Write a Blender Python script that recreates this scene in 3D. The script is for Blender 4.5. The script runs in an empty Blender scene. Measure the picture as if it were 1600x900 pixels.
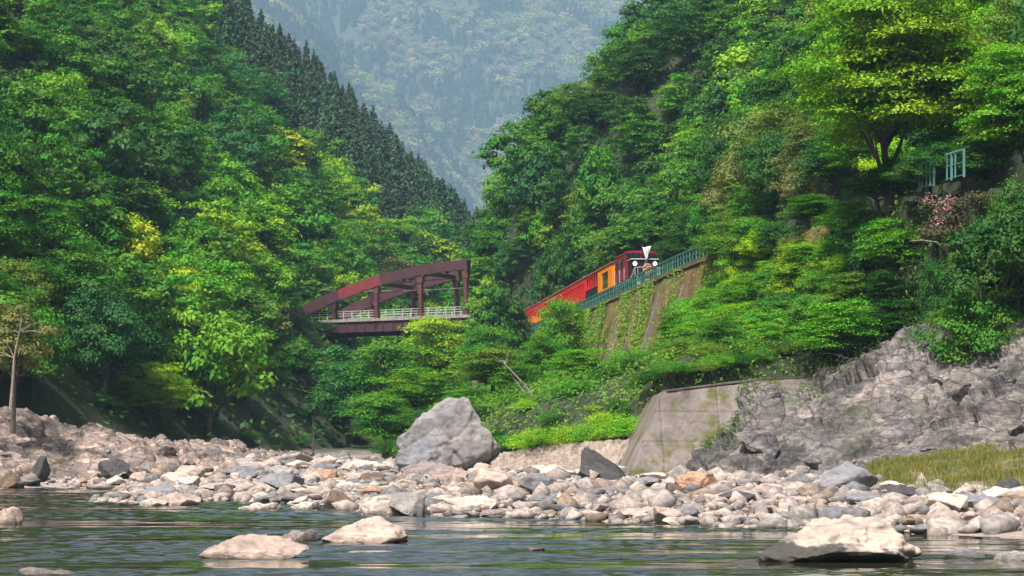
import bpy, bmesh, math, random
import numpy as np
from mathutils import Vector, Matrix, Euler

S = bpy.context.scene
COL = S.collection
R = math.radians
rng = np.random.default_rng(7)
random.seed(7)

# ------------------------------------------------------------------ camera, sky, sun, exposure
F_PX, CX, HY, EYE = 3115.0, 800.0, 697.0, 2.5
cam = bpy.data.cameras.new("camera")
cam.sensor_width = 36.0
cam.lens = F_PX / 1600 * 36.0
cam.shift_y = (HY - 450) / 1600
cam.clip_start, cam.clip_end = 0.5, 12000
camo = bpy.data.objects.new("camera", cam)
COL.objects.link(camo)
camo.location = (0, 0, EYE)
camo.rotation_euler = (R(90), 0, 0)
S.camera = camo

SUN_ELEV, SUN_AZ = R(60), R(214)          # azimuth clockwise from +Y
world = bpy.data.worlds.new("World")
S.world = world
world.use_nodes = True
wn = world.node_tree.nodes
sky = wn.new("ShaderNodeTexSky")
sky.sky_type = 'NISHITA'
sky.sun_disc = False
sky.sun_elevation = SUN_ELEV
sky.sun_rotation = SUN_AZ
sky.dust_density = 6.0
sky.ozone_density = 0.6
world.node_tree.links.new(sky.outputs[0], wn["Background"].inputs[0])
wn["Background"].inputs[1].default_value = 0.105
sun = bpy.data.lights.new("sun", 'SUN')
sun.energy = 4.6
sun.angle = R(2.5)
sun.color = (1.0, 0.95, 0.87)
suno = bpy.data.objects.new("sun", sun)
COL.objects.link(suno)
sd = Vector((math.sin(SUN_AZ) * math.cos(SUN_ELEV), math.cos(SUN_AZ) * math.cos(SUN_ELEV), math.sin(SUN_ELEV)))
suno.rotation_euler = sd.to_track_quat('Z', 'Y').to_euler()
suno.location = (60, -40, 120)
S.view_settings.view_transform = 'Standard'
S.view_settings.look = 'None'
S.view_settings.exposure = 0.95
S.view_settings.gamma = 1.0
S.cycles.max_bounces = 6
S.cycles.volume_bounces = 0
S.cycles.transparent_max_bounces = 6


def at(px, py, Y):
    return Vector(((px - CX) / F_PX * Y, Y, EYE + (HY - py) / F_PX * Y))


def proj(x, y, z):
    return CX + x / y * F_PX, HY - (z - EYE) / y * F_PX


# ------------------------------------------------------------------ helpers
def mesh_np(name, V, Fs, mat=None, smooth=False):
    """V (n,3), Fs (m,k) same-size polygons"""
    me = bpy.data.meshes.new(name)
    V = np.asarray(V, np.float32)
    Fs = np.asarray(Fs, np.int32)
    me.vertices.add(len(V))
    me.vertices.foreach_set("co", V.ravel())
    k = Fs.shape[1]
    me.loops.add(Fs.size)
    me.loops.foreach_set("vertex_index", Fs.ravel())
    me.polygons.add(len(Fs))
    me.polygons.foreach_set("loop_start", np.arange(0, Fs.size, k, dtype=np.int32))
    me.polygons.foreach_set("loop_total", np.full(len(Fs), k, np.int32))
    if smooth:
        me.polygons.foreach_set("use_smooth", np.ones(len(Fs), bool))
    me.update()
    me.validate()
    if mat:
        me.materials.append(mat)
    return me


def add_attr(me, name, vals):
    a = me.attributes.new(name, 'FLOAT', 'POINT')
    a.data.foreach_set("value", np.asarray(vals, np.float32))


def obj(name, me, parent=None, loc=None, rotz=0):
    o = bpy.data.objects.new(name, me)
    COL.objects.link(o)
    if parent:
        o.parent = parent
    if loc is not None:
        o.location = loc
    if rotz:
        o.rotation_euler = (0, 0, rotz)
    return o


def tag(o, label=None, cat=None, group=None, kind=None):
    if label: o["label"] = label
    if cat: o["category"] = cat
    if group: o["group"] = group
    if kind: o["kind"] = kind
    return o


class MB:
    """collects simple solids and builds one mesh"""
    def __init__(s):
        s.bm = bmesh.new()

    def box(s, c, d, rot=None, bev=0.0):
        r = bmesh.ops.create_cube(s.bm, size=1)
        vs = r['verts']
        for v in vs:
            v.co = Vector((v.co.x * d[0], v.co.y * d[1], v.co.z * d[2]))
        if bev:
            es = list({e for v in vs for e in v.link_edges})
            nv = bmesh.ops.bevel(s.bm, geom=es, offset=bev, segments=1, affect='EDGES', profile=.5)
            vs = nv['verts'] if nv['verts'] else vs
            vs = list({v for f in nv['faces'] for v in f.verts} | set(v for v in vs if v.is_valid))
        if rot:
            m = Euler(rot).to_matrix()
            for v in vs: v.co = m @ v.co
        for v in vs: v.co += Vector(c)
        return s

    def bar(s, a, b, w, h=None, up=Vector((0, 0, 1))):
        a, b = Vector(a), Vector(b)
        h = h or w
        d = (b - a).normalized()
        if abs(d.dot(up)) > .99: up = Vector((0, 1, 0))
        x = d.cross(up).normalized()
        z = x.cross(d)
        q = []
        for p in (a, b):
            for sx, sz in ((-1, -1), (1, -1), (1, 1), (-1, 1)):
                q.append(s.bm.verts.new(p + x * (sx * w / 2) + z * (sz * h / 2)))
        for i in ((0, 1, 2, 3), (7, 6, 5, 4), (0, 4, 5, 1), (1, 5, 6, 2), (2, 6, 7, 3), (3, 7, 4, 0)):
            s.bm.faces.new([q[j] for j in i])
        return s

    def tube(s, pts, rad, n=6, cap=True):
        pts = [Vector(p) for p in pts]
        if not hasattr(rad, '__len__'): rad = [rad] * len(pts)
        rings = []
        for i, p in enumerate(pts):
            d = (pts[min(i + 1, len(pts) - 1)] - pts[max(i - 1, 0)]).normalized()
            u = Vector((0, 0, 1)) if abs(d.z) < .9 else Vector((1, 0, 0))
            x = d.cross(u).normalized()
            y = x.cross(d)
            rings.append([s.bm.verts.new(p + (x * math.cos(k * 2 * math.pi / n) + y * math.sin(k * 2 * math.pi / n)) * rad[i]) for k in range(n)])
        for a, b in zip(rings, rings[1:]):
            for k in range(n):
                s.bm.faces.new((a[k], a[(k + 1) % n], b[(k + 1) % n], b[k]))
        if cap:
            s.bm.faces.new(list(reversed(rings[0])))
            s.bm.faces.new(rings[-1])
        return s

    def prism(s, prof, y0, y1):
        """profile of (x,z) extruded along y"""
        a = [s.bm.verts.new((x, y0, z)) for x, z in prof]
        b = [s.bm.verts.new((x, y1, z)) for x, z in prof]
        n = len(prof)
        for k in range(n):
            s.bm.faces.new((a[k], a[(k + 1) % n], b[(k + 1) % n], b[k]))
        s.bm.faces.new(list(reversed(a)))
        s.bm.faces.new(b)
        return s

    def quad(s, *p):
        s.bm.faces.new([s.bm.verts.new(Vector(q)) for q in p])
        return s

    def mesh(s, name, mat, smooth=False):
        bmesh.ops.recalc_face_normals(s.bm, faces=s.bm.faces)
        me = bpy.data.meshes.new(name)
        s.bm.to_mesh(me)
        s.bm.free()
        if smooth:
            for p in me.polygons: p.use_smooth = True
        me.materials.append(mat)
        return me

    def build(s, name, mat, parent=None, smooth=False):
        return obj(name, s.mesh(name, mat, smooth), parent)


# ------------------------------------------------------------------ vectorised noise
_P = np.random.default_rng(3).permutation(4096)
_G = np.random.default_rng(4).normal(size=(4096, 3))
_G /= np.linalg.norm(_G, axis=1)[:, None]


def perlin(p):
    p = np.asarray(p, float)
    i = np.floor(p).astype(int)
    f = p - i
    u = f * f * f * (f * (f * 6 - 15) + 10)
    out = 0
    for dx in (0, 1):
        wx = u[:, 0] if dx else 1 - u[:, 0]
        for dy in (0, 1):
            wy = u[:, 1] if dy else 1 - u[:, 1]
            for dz in (0, 1):
                wz = u[:, 2] if dz else 1 - u[:, 2]
                h = _P[(_P[(_P[(i[:, 0] + dx) & 4095] + i[:, 1] + dy) & 4095] + i[:, 2] + dz) & 4095]
                g = _G[h]
                out = out + wx * wy * wz * (g[:, 0] * (f[:, 0] - dx) + g[:, 1] * (f[:, 1] - dy) + g[:, 2] * (f[:, 2] - dz))
    return out


def fbm(p, octv=4, gain=.5, ridged=False):
    p = np.asarray(p, float)
    a, t, s = 1.0, 0, 1.0
    for k in range(octv):
        n = perlin(p * s + k * 17.3)
        t = t + a * ((.35 - np.abs(n)) if ridged else n)
        a *= gain
        s *= 2.03
    return t


def cells(p, seed=0):
    """distance to nearest feature point, second nearest, id"""
    p = np.asarray(p, float)
    i = np.floor(p).astype(int)
    d1 = np.full(len(p), 9.)
    d2 = np.full(len(p), 9.)
    idn = np.zeros(len(p), int)
    near = np.zeros(p.shape)
    for dx in (-1, 0, 1):
        for dy in (-1, 0, 1):
            for dz in (-1, 0, 1):
                c = i + (dx, dy, dz)
                h = _P[(_P[(_P[(c[:, 0] + seed) & 4095] + c[:, 1]) & 4095] + c[:, 2]) & 4095]
                q = c + .5 + _G[h] * .5
                d = np.linalg.norm(p - q, axis=1)
                m = d < d1
                d2 = np.where(m, d1, np.minimum(d2, d))
                idn = np.where(m, h, idn)
                near = np.where(m[:, None], q, near)
                d1 = np.where(m, d, d1)
    cells.near = near
    return d1, d2, idn


def n2(x, y, s, oc=3, z=0.):
    x = np.atleast_1d(np.asarray(x, float))
    y = np.atleast_1d(np.asarray(y, float))
    return fbm(np.stack([x * s, y * s, np.full(x.shape, z)], -1), oc)


def sstep(a, b, x):
    t = np.clip((x - a) / (b - a), 0, 1)
    return t * t * (3 - 2 * t)


def poly_sd(x, y, pts):
    """signed distance to an open polyline: positive on the left of its direction; and arclength param index"""
    best = np.full(x.shape, 1e9)
    sgn = np.ones(x.shape)
    P = np.asarray(pts, float)
    for a, b in zip(P[:-1], P[1:]):
        d = b - a
        L2 = d @ d
        t = np.clip(((x - a[0]) * d[0] + (y - a[1]) * d[1]) / L2, 0, 1)
        qx, qy = a[0] + t * d[0], a[1] + t * d[1]
        dist = np.hypot(x - qx, y - qy)
        cr = d[0] * (y - a[1]) - d[1] * (x - a[0])
        m = dist < best - 1e-9
        best = np.where(m, dist, best)
        sgn = np.where(m, np.sign(cr) + (cr == 0), sgn)
    return best * sgn


# ------------------------------------------------------------------ lie of the land
WATER = [(80, -80), (45, 5), (22, 40), (13.8, 54), (11.4, 57.5), (6.6, 62.5), (2.2, 67.7), (-5.2, 73.5), (-6.8, 81), (-12.9, 92), (-15.5, 86),
         (-18.5, 90), (-21, 112), (-27.7, 122), (-31.5, 119), (-45, 80), (-70, 0), (-90, -80)]
LFOOT = [(-95, -80), (-60, 40), (-42, 100), (-34, 130), (-27.5, 160), (-20, 190), (-16, 215), (-13, 250), (-7, 300), (4, 350), (20, 390), (70, 430), (200, 450)]
RFOOT = [(200, 480), (80, 420), (30, 380), (4, 345), (-5, 300), (-8, 262), (-11, 230), (-12.5, 200), (-11.5, 175), (-9, 150), (-2, 125), (3, 117.5),
         (8.2, 105.5), (13, 107.5), (17.2, 108.6), (21.6, 106), (27.8, 98.6), (38, 85.5), (50, 40), (80, -80)]
TRACK = [(78, -60), (48, 40), (33, 80), (24.9, 104), (20.2, 127), (16, 147), (12.1, 180), (2.9, 258), (-.5, 287)]
UFOOT = [(200, 470), (85, 405), (34, 370), (8, 332), (-3, 300), (-5.2, 275), (-3.4, 259), (3, 256), (7.2, 252), (15.9, 180), (19.9, 148.5), (24, 128.5), (28.8, 106),
         (37, 82), (52, 42), (82, -60)]
RAILZ, LEDGE = 16.4, 15.8


def in_poly(x, y, pts):
    ins = np.zeros(x.shape, bool)
    for (ax, ay), (bx, by) in zip(pts, pts[1:] + pts[:1]):
        c = (ay > y) != (by > y)
        with np.errstate(divide='ignore', invalid='ignore'):
            xi = (bx - ax) * (y - ay) / ((by - ay) if by != ay else 1e-9) + ax
        ins ^= c & (x < xi)
    return ins


def land_dist(x, y):
    """distance from the river's edge, positive on dry land"""
    d = np.abs(poly_sd(x, y, WATER))
    return np.where(in_poly(x, y, WATER), -d, d)


def resample(pts, step):
    P = [Vector(p) for p in pts]
    # Catmull-Rom
    out = []
    for i in range(len(P) - 1):
        p0, p1, p2, p3 = P[max(i - 1, 0)], P[i], P[i + 1], P[min(i + 2, len(P) - 1)]
        n = max(2, int((p2 - p1).length / step))
        for k in range(n):
            t = k / n
            out.append(.5 * ((2 * p1) + (p2 - p0) * t + (2 * p0 - 5 * p1 + 4 * p2 - p3) * t * t + (3 * p1 - p0 - 3 * p2 + p3) * t ** 3))
    out.append(P[-1])
    return out


def height(x, y):
    x = np.atleast_1d(np.asarray(x, float))
    y = np.atleast_1d(np.asarray(y, float))
    dw = land_dist(x, y)
    dl = poly_sd(x, y, LFOOT)
    dr = poly_sd(x, y, RFOOT)
    dt = poly_sd(x, y, TRACK)          # left of travel away from camera = river side
    du = poly_sd(x, y, UFOOT)
    big = n2(x, y, .018, 3) * 7
    mid = n2(x, y, .09, 3, 5.) * 1.2
    # river bed and bank
    zb = np.where(dw > 0, .75 * (1 - np.exp(-np.maximum(dw, 0) / 12)) + .012 * dw, np.maximum(-1.7, .09 * dw))
    zb = zb + np.where(dw > 0, .18 * n2(x, y, .35, 3, 9.) * sstep(0, 3, dw), 0)
    zb = np.minimum(zb, 2.6)
    zl0 = np.interp(y, [100, 132, 150, 185, 300], [.4, .6, .6, .5, 1.0])
    zb = zb + np.where(dl < 0, zl0 * sstep(-13, 0, dl), zl0)
    # left mountain
    d = np.maximum(dl, 0)
    zl = zb + 1.12 * d + (big * 1.1 + mid) * sstep(0, 25, d) * 1.2
    tr = ((x + 9) * -53 + (y - 380) * 100) / 113.2
    nr = ((x + 9) * 100 + (y - 380) * 53) / 113.2
    cap = 33 + .56 * tr - .75 * nr + 1.0 * n2(x, y, .03, 2, 3.) * 4
    k = 6.
    zl = np.where(d > 0, -k * np.log(np.exp(-np.clip(zl, -20, 320) / k) + np.exp(-np.clip(cap, -20, 320) / k)), zl)
    zl = np.maximum(zl, zb - 1)
    # right mountain: foot slope, shelf for the railway, upper slope
    drp = np.maximum(dr, 0)
    dtt = np.maximum(dt - 2.7, 0)
    f = drp / (drp + dtt + 1e-6)
    prof = np.interp(f, [0, .12, .22, .5, .8, .93, 1.0], [0, .2, .30, .42, .60, .72, .93])
    steep = sstep(118, 108, y) * sstep(4, 8, x)
    prof = prof * (1 - steep) + steep * np.interp(f, [0, .05, .2, .5, .93, 1.0], [0, .36, .45, .56, .74, .93])
    wl = sstep(134, 142, y) * sstep(232, 215, y)
    prof = prof * (1 - wl) + wl * np.interp(f, [0, .12, .22, .5, .8, .93, 1.0], [0, .2, .28, .36, .46, .52, .56])
    low = zb + (LEDGE - .05 - zb) * prof + mid * .6 * sstep(0, .1, f) * sstep(1, .8, f)
    spur = sstep(246, 258, y)
    dup = np.maximum(du, 0)
    up = LEDGE + (4 + 11 * spur) * (1 - np.exp(-dup / 2.5)) + (1.12 - .05 * spur) * dup + (mid + big * .6) * sstep(0, 8, dup)
    up = np.where(du > 0, np.minimum(up, 150 + .2 * dup), LEDGE)
    zr = np.where(dr > 0, np.where(du > 0, up, np.where((dt < 2.7) & (y < 256), LEDGE, low)), zb)
    z = np.where(dl > 0, np.maximum(zl, np.where(dr > 0, zr, -9)), zr)
    return z


def h1(x, y):
    return float(height(x, y)[0])


# ------------------------------------------------------------------ materials
def nodemat(name):
    m = bpy.data.materials.new(name)
    m.use_nodes = True
    nt = m.node_tree
    return m, nt, nt.nodes, nt.links, nt.nodes["Principled BSDF"]


def N(nt, typ, **kw):
    n = nt.nodes.new(typ)
    for k, v in kw.items():
        if hasattr(n, k):
            setattr(n, k, v)
        else:
            n.inputs[k.replace('_', ' ')].default_value = v
    return n


def ramp(nt, fac, stops):
    r = nt.nodes.new("ShaderNodeValToRGB")
    e = r.color_ramp.elements
    while len(e) < len(stops): e.new(.5)
    for el, (p, c) in zip(e, stops):
        el.position = p
        el.color = (*c, 1)
    nt.links.new(fac, r.inputs[0])
    return r.outputs[0]


def mixc(nt, fac, a, b, mode='MIX'):
    m = nt.nodes.new("ShaderNodeMix")
    m.data_type = 'RGBA'
    m.blend_type = mode
    for i, v in ((0, fac), (6, a), (7, b)):
        if hasattr(v, 'is_linked'): nt.links.new(v, m.inputs[i])
        elif isinstance(v, (tuple, list)): m.inputs[i].default_value = (*v, 1)
        else: m.inputs[i].default_value = v
    return m.outputs[2]


def math_n(nt, op, a, b=0.0):
    m = nt.nodes.new("ShaderNodeMath")
    m.operation = op
    for i, v in ((0, a), (1, b)):
        if hasattr(v, 'is_linked'): nt.links.new(v, m.inputs[i])
        else: m.inputs[i].default_value = v
    return m.outputs[0]


def leaf_mat(name, instancer=False, transl=.27, gloss=.012):
    m, nt, ns, lk, bs = nodemat(name)
    ns.remove(bs)
    out = ns["Material Output"]
    if instancer:
        a = ns.new("ShaderNodeAttribute"); a.attribute_type = 'INSTANCER'; a.attribute_name = "tint"; base = a.outputs["Color"]
    else:
        base = ns.new("ShaderNodeObjectInfo").outputs["Color"]
    t = ns.new("ShaderNodeAttribute"); t.attribute_name = "tone"
    hs = ns.new("ShaderNodeHueSaturation")
    lk.new(base, hs.inputs["Color"])
    lk.new(math_n(nt, 'MULTIPLY_ADD', t.outputs["Fac"], .62), hs.inputs["Value"])
    hs.inputs["Value"].links[0].from_node.inputs[2].default_value = .68
    t2 = ns.new("ShaderNodeAttribute"); t2.attribute_name = "tone_lobe"
    lk.new(math_n(nt, 'MULTIPLY_ADD', t2.outputs["Fac"], -.05), hs.inputs["Hue"])
    hs.inputs["Hue"].links[0].from_node.inputs[2].default_value = .525
    c = hs.outputs[0]
    df = ns.new("ShaderNodeBsdfDiffuse"); lk.new(c, df.inputs[0])
    tl = ns.new("ShaderNodeBsdfTranslucent")
    lk.new(mixc(nt, 1.0, c, (1.25, 1.25, .6), 'MULTIPLY'), tl.inputs[0])
    gl = ns.new("ShaderNodeBsdfGlossy"); gl.inputs["Roughness"].default_value = .6; gl.inputs[0].default_value = (.8, .9, .8, 1)
    m1 = ns.new("ShaderNodeMixShader"); m1.inputs[0].default_value = transl
    lk.new(df.outputs[0], m1.inputs[1]); lk.new(tl.outputs[0], m1.inputs[2])
    m2 = ns.new("ShaderNodeMixShader"); m2.inputs[0].default_value = gloss
    lk.new(m1.outputs[0], m2.inputs[1]); lk.new(gl.outputs[0], m2.inputs[2])
    lk.new(m2.outputs[0], out.inputs[0])
    return m


def tex(nt, kind, scale, detail=4, coord='Object', vec=None, rough=.55, stretch=None):
    tc = nt.nodes.new("ShaderNodeTexCoord")
    v = tc.outputs[coord]
    if stretch:
        mp = nt.nodes.new("ShaderNodeMapping")
        mp.inputs["Scale"].default_value = stretch
        nt.links.new(v, mp.inputs[0])
        v = mp.outputs[0]
    n = nt.nodes.new("ShaderNodeTexNoise" if kind == 'noise' else "ShaderNodeTexVoronoi")
    n.inputs["Scale"].default_value = scale
    if kind == 'noise':
        n.inputs["Detail"].default_value = detail
        n.inputs["Roughness"].default_value = rough
    nt.links.new(v, n.inputs["Vector"])
    return n.outputs[0]


def bump(nt, bs, h, strength=.5, dist=.05):
    b = nt.nodes.new("ShaderNodeBump")
    b.inputs["Strength"].default_value = strength
    b.inputs["Distance"].default_value = dist
    nt.links.new(h, b.inputs["Height"])
    nt.links.new(b.outputs[0], bs.inputs["Normal"])


def rock_mat(name, scale=1.0, wet=True, moss=0.0):
    """object colour x mottled mineral stains, lichen, cracks; damp dark foot just above the river level"""
    m, nt, ns, lk, bs = nodemat(name)
    base = ns.new("ShaderNodeObjectInfo").outputs["Color"]
    n1 = tex(nt, 'noise', 1.1 * scale, 6, rough=.65)
    n2_ = tex(nt, 'noise', 5.5 * scale, 6, rough=.7)
    n3 = tex(nt, 'noise', 2.3 * scale, 4, stretch=(1, 1, 3.5))
    c = mixc(nt, 1.0, base, ramp(nt, n1, [(.30, (.42, .43, .46)), (.46, (.85, .83, .82)), (.6, (1.12, 1.05, 1.0)), (.75, (.8, .72, .66))]), 'MULTIPLY')
    c = mixc(nt, 1.0, c, ramp(nt, n2_, [(.33, (.62, .62, .63)), (.47, (.97, .97, .97)), (.7, (1.15, 1.14, 1.12))]), 'MULTIPLY')
    c = mixc(nt, math_n(nt, 'MULTIPLY', ramp(nt, n3, [(.56, (0, 0, 0)), (.68, (1, 1, 1))]), .55), c, (.09, .085, .08))
    if not wet:
        mp = nt.nodes.new("ShaderNodeMapping"); mp.inputs["Rotation"].default_value = (.3, .5, .2); mp.inputs["Scale"].default_value = (1.0, 1.2, 2.4)
        tcv = nt.nodes.new("ShaderNodeTexCoord"); lk.new(tcv.outputs["Object"], mp.inputs[0])
        wn_ = nt.nodes.new("ShaderNodeTexNoise"); wn_.inputs["Scale"].default_value = 1.4; wn_.inputs["Detail"].default_value = 4; lk.new(mp.outputs[0], wn_.inputs["Vector"])
        wv = mixc(nt, .22, mp.outputs[0], wn_.outputs["Color"])
        c = mixc(nt, 1.0, c, ramp(nt, tex(nt, 'noise', .28, 4), [(.35, (.55, .55, .57)), (.5, (.95, .95, .95)), (.66, (1.3, 1.27, 1.26))]), 'MULTIPLY')
        for sc_, am in ((.75, .8), (2.6, .6)):
            vo = nt.nodes.new("ShaderNodeTexVoronoi"); vo.feature = 'DISTANCE_TO_EDGE'; vo.inputs["Scale"].default_value = sc_; lk.new(wv, vo.inputs["Vector"])
            c = mixc(nt, math_n(nt, 'MULTIPLY', ramp(nt, vo.outputs[0], [(.0, (1, 1, 1)), (.05, (0, 0, 0))]), am), c, (.03, .026, .024))
            vc = nt.nodes.new("ShaderNodeTexVoronoi"); vc.inputs["Scale"].default_value = sc_; lk.new(wv, vc.inputs["Vector"])
            sp = nt.nodes.new("ShaderNodeSeparateColor"); lk.new(vc.outputs["Color"], sp.inputs[0])
            c = mixc(nt, 1.0, c, ramp(nt, sp.outputs[0], [(.0, (.66, .66, .69)), (.5, (.98, .98, .99)), (1., (1.26, 1.22, 1.20))]), 'MULTIPLY')
    if moss:
        c = mixc(nt, math_n(nt, 'MULTIPLY', ramp(nt, tex(nt, 'noise', .8 * scale, 5), [(.52, (0, 0, 0)), (.66, (1, 1, 1))]), moss), c, (.10, .12, .03))
    if wet:
        g = ns.new("ShaderNodeNewGeometry")
        sx = ns.new("ShaderNodeSeparateXYZ"); lk.new(g.outputs["Position"], sx.inputs[0])
        w = math_n(nt, 'ADD', sx.outputs[2], math_n(nt, 'MULTIPLY', math_n(nt, 'SUBTRACT', n2_, .5), .5))
        c = mixc(nt, ramp(nt, w, [(.0, (.8, .8, .8)), (.17, (0, 0, 0))]), c, (.045, .042, .036))
    lk.new(c, bs.inputs["Base Color"])
    bs.inputs["Roughness"].default_value = .85
    bs.inputs["Specular IOR Level"].default_value = .25
    h = math_n(nt, 'ADD', n2_, math_n(nt, 'MULTIPLY', tex(nt, 'noise', 16 * scale, 5, rough=.7), .5))
    bump(nt, bs, h, .55, .06 / scale)
    return m


def plain(name, col, rough=.5, metal=0.0, var=.25, scale=3.0, dirt=None, emit=None, bumpd=0.0):
    m, nt, ns, lk, bs = nodemat(name)
    n = tex(nt, 'noise', scale, 5, rough=.65)
    lo = tuple(c * (1 - var) for c in col)
    hi = tuple(min(1, c * (1 + var * .6)) for c in col)
    c = ramp(nt, n, [(.3, lo), (.7, hi)])
    if dirt:
        c = mixc(nt, ramp(nt, tex(nt, 'noise', scale * .7, 6, stretch=(1, 1, .25)), [(.52, (0, 0, 0)), (.72, (1, 1, 1))]), c, dirt)
    lk.new(c, bs.inputs["Base Color"])
    bs.inputs["Roughness"].default_value = rough
    bs.inputs["Metallic"].default_value = metal
    if emit:
        bs.inputs["Emission Color"].default_value = (*emit[0], 1)
        bs.inputs["Emission Strength"].default_value = emit[1]
    if bumpd:
        bump(nt, bs, n, .6, bumpd)
    return m


M = {}
M['leaf'] = leaf_mat("leaf")
M['needle'] = leaf_mat("needle", transl=.12, gloss=.03)
M['far_leaf'] = leaf_mat("far_leaf", True)
M['bark'] = plain("bark", (.07, .055, .042), .9, var=.5, scale=6, bumpd=.03)
M['pale_bark'] = plain("pale_bark", (.22, .19, .16), .9, var=.45, scale=6, bumpd=.02)
M['rock'] = rock_mat("rock")
M['cliff'] = rock_mat("cliff_rock", .55, wet=False, moss=.25)
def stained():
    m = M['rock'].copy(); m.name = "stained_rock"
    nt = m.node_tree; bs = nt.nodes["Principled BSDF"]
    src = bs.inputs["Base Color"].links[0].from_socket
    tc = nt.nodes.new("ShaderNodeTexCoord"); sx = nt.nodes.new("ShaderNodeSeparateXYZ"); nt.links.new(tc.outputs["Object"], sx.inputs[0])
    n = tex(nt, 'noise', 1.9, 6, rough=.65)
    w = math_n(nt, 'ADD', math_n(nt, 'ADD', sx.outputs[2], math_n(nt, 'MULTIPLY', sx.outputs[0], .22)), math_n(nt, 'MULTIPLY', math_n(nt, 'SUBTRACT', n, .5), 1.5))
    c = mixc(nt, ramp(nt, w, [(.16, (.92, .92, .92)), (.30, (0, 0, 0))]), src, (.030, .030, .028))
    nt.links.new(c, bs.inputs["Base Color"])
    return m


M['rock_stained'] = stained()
M['blossom'] = leaf_mat("blossom", transl=.3, gloss=.02)


def ground_mat():
    m, nt, ns, lk, bs = nodemat("ground_soil")
    g = ns.new("ShaderNodeNewGeometry")
    sx = ns.new("ShaderNodeSeparateXYZ"); lk.new(g.outputs["Position"], sx.inputs[0])
    n = tex(nt, 'noise', .35, 6, rough=.7)
    nf = tex(nt, 'noise', 3.0, 6, rough=.75)
    soil = ramp(nt, n, [(.3, (.012, .020, .007)), (.5, (.020, .030, .010)), (.7, (.022, .042, .009))])
    grav = ramp(nt, nf, [(.3, (.11, .09, .078)), (.5, (.24, .20, .175)), (.7, (.36, .31, .275))])
    z = math_n(nt, 'ADD', sx.outputs[2], math_n(nt, 'MULTIPLY', math_n(nt, 'SUBTRACT', n, .5), 2.0))
    c = mixc(nt, ramp(nt, math_n(nt, 'DIVIDE', z, 10), [(.14, (0, 0, 0)), (.22, (1, 1, 1))]), grav, soil)
    lk.new(c, bs.inputs["Base Color"])
    bs.inputs["Roughness"].default_value = .95
    bump(nt, bs, nf, .8, .15)
    return m


def water_mat():
    m, nt, ns, lk, bs = nodemat("river_water")
    bs.inputs["Base Color"].default_value = (.020, .022, .013, 1)
    bs.inputs["Roughness"].default_value = .04
    bs.inputs["IOR"].default_value = 1.333
    return m


def wall_mat(name, c0, c1, stain, moss, sc=.6):
    m, nt, ns, lk, bs = nodemat(name)
    n = tex(nt, 'noise', sc, 6, rough=.65)
    c = ramp(nt, n, [(.35, c0), (.65, c1)])
    st = tex(nt, 'noise', sc * 1.4, 6, stretch=(1, 1, .18), rough=.6)
    c = mixc(nt, ramp(nt, st, [(.48, (0, 0, 0)), (.66, (.85, .85, .85))]), c, stain)
    ms = tex(nt, 'noise', sc * .9, 6, rough=.7)
    c = mixc(nt, ramp(nt, ms, [(.50, (0, 0, 0)), (.60, (.9, .9, .9))]), c, moss)
    lk.new(c, bs.inputs["Base Color"])
    bs.inputs["Roughness"].default_value = .9
    bump(nt, bs, tex(nt, 'noise', sc * 12, 6, rough=.7), .6, .04)
    return m


M['ground'] = ground_mat()
M['water'] = water_mat()
M['concrete'] = wall_mat("weathered_concrete", (.115, .095, .088), (.185, .158, .148), (.06, .048, .04), (.07, .068, .012), .5)
M['mossy_wall'] = wall_mat("mossy_wall", (.10, .055, .018), (.16, .10, .035), (.06, .035, .015), (.09, .10, .015), .35)
M['rust'] = plain("maroon_bridge_paint", (.055, .020, .028), .6, var=.35, scale=1.2, dirt=(.06, .025, .02))
M['rust_dark'] = plain("maroon_bridge_paint_dark", (.040, .016, .020), .65, var=.35, scale=1.2, dirt=(.03, .018, .015))
M['red_paint'] = plain("fresh_red_bridge_paint", (.17, .028, .032), .55, var=.25, scale=1.0)
M['post_red'] = plain("faded_red_post_paint", (.10, .030, .032), .6, var=.3, scale=1.2, dirt=(.08, .04, .03))
M['white_paint'] = plain("white_rail_paint", (.42, .42, .40), .5, var=.25)
M['deck_concrete'] = plain("deck_edge_concrete", (.26, .24, .22), .9, var=.35, scale=1.5, dirt=(.12, .10, .09))
M['green_paint'] = plain("green_fence_paint", (.045, .165, .135), .5, var=.25, scale=2)
M['teal_paint'] = plain("pale_teal_fence_paint", (.07, .19, .175), .5, var=.2, scale=2)
M['coach_red'] = plain("coach_red_paint", (.66, .018, .026), .35, var=.15, scale=1)
M['coach_orange'] = plain("coach_orange_paint", (.80, .24, .010), .35, var=.12, scale=1)
M['coach_yellow'] = plain("coach_yellow_orange_paint", (.72, .26, .015), .4, var=.2, scale=1.2, dirt=(.55, .10, .02))
M['coach_roof'] = plain("coach_roof_paint", (.16, .03, .03), .5, var=.25)
M['black_paint'] = plain("black_paint", (.012, .012, .015), .4, var=.3)
M['maroon'] = plain("locomotive_maroon_paint", (.19, .010, .030), .35, var=.15, scale=1)
M['glass'] = plain("dark_window_glass", (.012, .014, .018), .08, var=.2)
M['steel'] = plain("grey_steel", (.30, .30, .31), .45, metal=.6, var=.25)
M['iron'] = plain("dark_undergear_iron", (.035, .033, .032), .7, var=.4, scale=4)
M['lamp'] = plain("lit_headlamp", (.9, .8, .6), .3, emit=((1.0, .80, .48), 1.6))
M['flag'] = plain("white_flag_cloth", (.80, .76, .80), .8, var=.06)
M['wreath'] = plain("wreath_gold_brown", (.34, .15, .10), .7, var=.5, scale=14)
M['wood'] = plain("driftwood", (.30, .25, .21), .85, var=.4, scale=5)
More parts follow.
